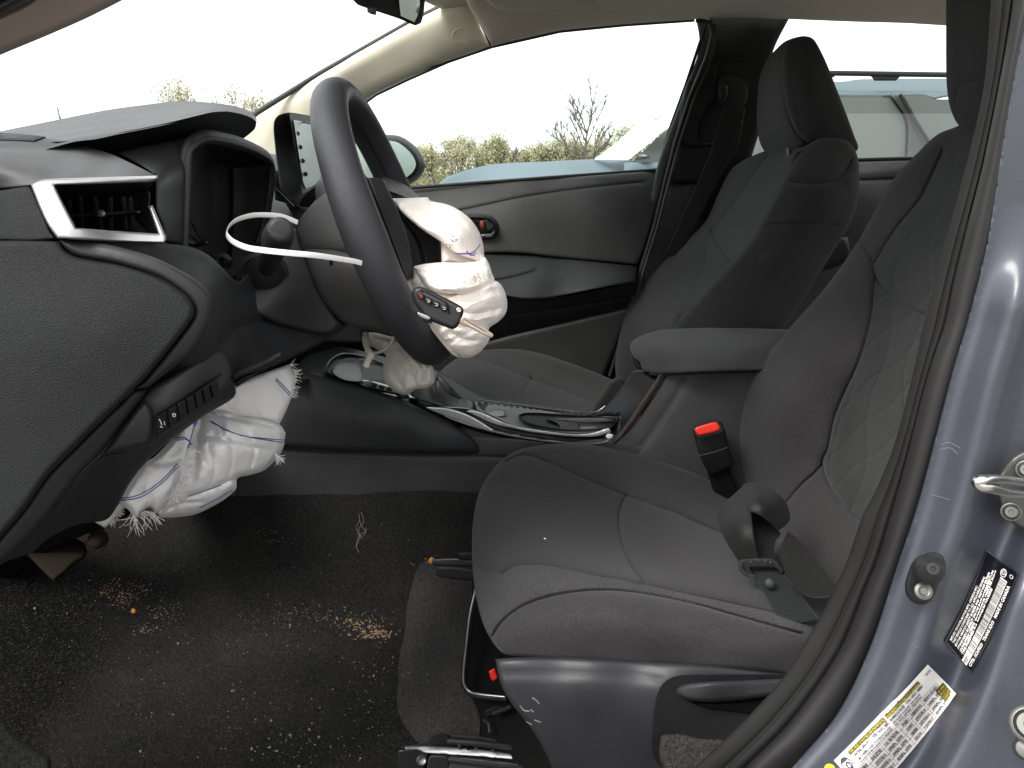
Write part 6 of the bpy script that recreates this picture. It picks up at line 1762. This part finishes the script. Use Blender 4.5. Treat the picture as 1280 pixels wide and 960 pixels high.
def lay_text(tree, fm, txt, s0, t0, s1, t1, mat, parent, lift, bold=True, name='printed_text', rot=0):
    cu_ = bpy.data.curves.new(name, 'FONT'); cu_.body = txt; cu_.size = 1; cu_.resolution_u = 1
    cu_.offset = 0 if bold is None else (.045 if bold else .03)
    ob = bpy.data.objects.new(name, cu_); COL.objects.link(ob)
    bpy.context.view_layer.update()
    me = bpy.data.meshes.new_from_object(ob.evaluated_get(bpy.context.evaluated_depsgraph_get()))
    bpy.data.objects.remove(ob); bpy.data.curves.remove(cu_)
    xs = [v.co.x for v in me.vertices]; x0, x1 = min(xs), max(xs)
    y0, y1 = -.02, .72
    for v in me.vertices:
        s = s0 + (s1 - s0) * (v.co.x - x0) / (x1 - x0); t = t0 + (t1 - t0) * (y1 - v.co.y) / (y1 - y0)
        q = fm(s, t)
        h_, _ = onto(tree, q.x, q.y, lift)
        v.co = h_ if h_ is not None else P(q.x, q.y, .42)
    me.update()
    return link(name, me, mat, parent, False)
# white tyre and loading label
fm = label_map((1042,952), (1158,830), (1196.5,867), (1083,996), 0)
fm = label_map((1043,951), (1158.5,830), (1196.5,867.5), (1086,998), 1.5)
tl_ = thing('tire_label', 'white tire and loading information label on the blue grey pillar', 'label', P(1120, 910, .42))
lay('label_sheet', tpp, fm, 0, 0, 1, 1, M['label_white'], tl_, .0006, 24, 8)
L1 = .0009; L2 = .0012
lay('header_band', tpp, fm, .12, .075, .49, .16, M['olive'], tl_, L1)
lay('header_band', tpp, fm, .505, .075, .86, .16, M['olive'], tl_, L1)
lay_text(tpp, fm, 'TIRE AND LOADING INFORMATION', .128, .09, .482, .15, M['yellow'], tl_, L2, bold=None)
lay_text(tpp, fm, 'RENSEIGNEMENTS SUR LES PNEUS ET LE CHARGEMENT', .512, .09, .855, .15, M['yellow'], tl_, L2, bold=None)
lay_text(tpp, fm, 'SEATING CAPACITY', .14, .185, .30, .24, M['ink_black'], tl_, L2)
lay_text(tpp, fm, 'TOTAL 5   FRONT 2   REAR 3', .33, .185, .49, .24, M['ink_black'], tl_, L2)
lay_text(tpp, fm, 'NOMBRE DE PLACES', .51, .185, .66, .24, M['ink_black'], tl_, L2)
lay_text(tpp, fm, 'TOTAL 5   AVANT 2   ARRIERE 3', .68, .185, .86, .24, M['ink_black'], tl_, L2)
for t, (a, b_) in ((.27, ('The combined weight of occupants and cargo', 'should never exceed')), (.33, ('Le poids total des occupants et du chargement', 'ne doit jamais depasser'))):
    lay_text(tpp, fm, a, .14, t, .48, t + .045, M['ink_black'], tl_, L2, bold=False)
    lay_text(tpp, fm, b_, .51, t, .80, t + .045, M['ink_black'], tl_, L2, bold=False)
rows = [('TIRE', 'SIZE', 'COLD TIRE PRESSURE', 'PNEU', 'DIMENSIONS', 'PRESSION DES PNEUS'),
        ('FRONT', '205/55R16', '240kPa, 35PSI', 'AVANT', '205/55R16', '240kPa, 35PSI'),
        ('REAR', '205/55R16', '240kPa, 35PSI', 'ARRIERE', '205/55R16', '240kPa, 35PSI'),
        ('SPARE', 'T125/70D17', '420kPa, 60PSI', 'DE SECOURS', 'T125/70D17', '420kPa, 60PSI')]
cols = [(.09, .17), (.20, .32), (.34, .50), (.54, .62), (.64, .76), (.78, .94)]
for i, rw in enumerate(rows):
    t = .44 + i * .135
    for (s0, s1), tx in zip(cols, rw):
        lay_text(tpp, fm, tx, s0 + .006, t, s1 - .006, t + .07, M['ink_black'], tl_, L2, bold=False)
for s in (.185, .33, .52, .63, .77, .945): lay('ruled_line', tpp, fm, s - .001, .41, s + .001, .97, M['ink_black'], tl_, L1, 1, 8)
for t in (.41, .53, .67, .80, .93): lay('ruled_line', tpp, fm, .08, t - .003, .945, t + .003, M['ink_black'], tl_, L1, 20, 1)
lay('see_manual_patch', tpp, fm, .90, .53, .985, .88, M['olive'], tl_, L1 + .0002)
for k, tx in enumerate(('SEE OWNER\'S', 'MANUAL FOR', 'ADDITIONAL', 'INFORMATION')):
    lay_text(tpp, fm, tx, .905, .56 + .08 * k, .98, .62 + .08 * k, M['yellow'], tl_, L2 + .0002, bold=None)
lay_text(tpp, fm, '42661-12X40', .93, .09, .985, .14, M['ink'], tl_, L2)
def ellipse_on(name, tree, fm, s, t, rs_, rt_, mat, parent, lift, n=28, inner=0):
    V = []; F = []
    for k in range(n):
        th = 2 * PI * k / n
        for rr in ((1, inner) if inner else (1,)):
            q = fm(s + rs_ * rr * math.cos(th), t + rt_ * rr * math.sin(th))
            h_, _ = onto(tree, q.x, q.y, lift); V.append(h_ if h_ is not None else P(q.x, q.y, .42))
    if inner:
        F = [(2*k, 2*((k+1) % n), 2*((k+1) % n)+1, 2*k+1) for k in range(n)]
    else: F = [tuple(range(n))]
    me = bpy.data.meshes.new(name); me.from_pydata([tuple(v) for v in V], [], F); me.update()
    return link(name, me, mat, parent, False)
ellipse_on('tire_picture', tpp, fm, .055, .22, .038, .14, M['ink_black'], tl_, L1)
ellipse_on('tire_picture', tpp, fm, .062, .27, .024, .09, M['label_white'], tl_, L2)
ellipse_on('tire_picture', tpp, fm, .062, .27, .020, .075, M['ink_black'], tl_, L2 + .0002, inner=.55)
for k in range(5):
    th_ = 2 * PI * k / 5
    ellipse_on('tire_picture', tpp, fm, .062 + .011 * math.cos(th_), .27 + .042 * math.sin(th_), .003, .012, M['ink_black'], tl_, L2 + .0003, n=8)
yl = thing('yellow_sticker', 'small yellow round cornered sticker corner below the white label', 'sticker', P(1035, 960, .42))
fy = label_map((1030,962), (1037,954), (1046,962), (1038,972), 0)
ellipse_on('sticker_sheet', tpp, fy, .5, .5, .62, .62, M['yellow'], yl, .0006)
# black identification label
fv = label_map((1180,801), (1232,687), (1274.5,718), (1215.5,841), 3.0)
vl = thing('identification_label', 'black vehicle identification label with white barcode on the pillar', 'label', P(1225, 765, .44))
lay('label_sheet', tpp, fv, 0, 0, 1, 1, M['label_black'], vl, .0006, 24, 8)
for a in ((0, 0, 1, .02), (0, .98, 1, 1), (0, 0, .008, 1), (.992, 0, 1, 1)):
    lay('label_border', tpp, fv, *a, M['steel'], vl, .0009, 20, 2)
lines = ['MFD.BY: TOYOTA MOTOR MFG. CANADA INC.', 'THIS VEHICLE CONFORMS TO ALL APPLICABLE FEDERAL', 'MOTOR VEHICLE SAFETY BUMPER AND THEFT PREVENTION', 'STANDARDS IN EFFECT ON THE DATE OF MANUFACTURE', 'GVWR/PNBV 1785KG  GAWR/PNBE FR 1005KG RR 865KG', 'TYPE: PASSENGER CAR  VOITURE DE TOURISME']
for i, tx in enumerate(lines):
    t = .06 + i * .088
    lay_text(tpp, fv, tx, .05, t, (.66, .78, .84, .88, .90, .74)[i], t + .060, M['ink_white'], vl, .0011, bold=False)
lay('barcode_field', tpp, fv, .01, .62, .88, .82, M['ink_white'], vl, .0009, 20, 2)
R_ = random.Random(12); s = .03
while s < .865:
    w = R_.choice((.0022, .0022, .004, .006))
    lay('bar', tpp, fv, s, .625, s + w, .815, M['label_black'], vl, .0012, 1, 2)
    s += w + R_.choice((.004, .006, .009))
lay_text(tpp, fv, 'C/TR: 1K3/FB20   TRANS K313   MADE IN CANADA', .03, .86, .86, .94, M['ink_white'], vl, .0011)
ellipse_on('emblem', tpp, fv, .925, .66, .038, .085, M['ink_white'], vl, .0010, inner=.8)
ellipse_on('emblem', tpp, fv, .925, .66, .014, .075, M['ink_white'], vl, .0011, inner=.7)
ellipse_on('emblem', tpp, fv, .935, .66, .026, .032, M['ink_white'], vl, .0012, inner=.7)
ellipse_on('emblem', tpp, fv, .94, .87, .016, .05, M['ink_white'], vl, .0010, inner=.75)
print('objects', len(bpy.data.objects), 'tris', sum(len(o.data.polygons) for o in bpy.data.objects if o.type == 'MESH'))
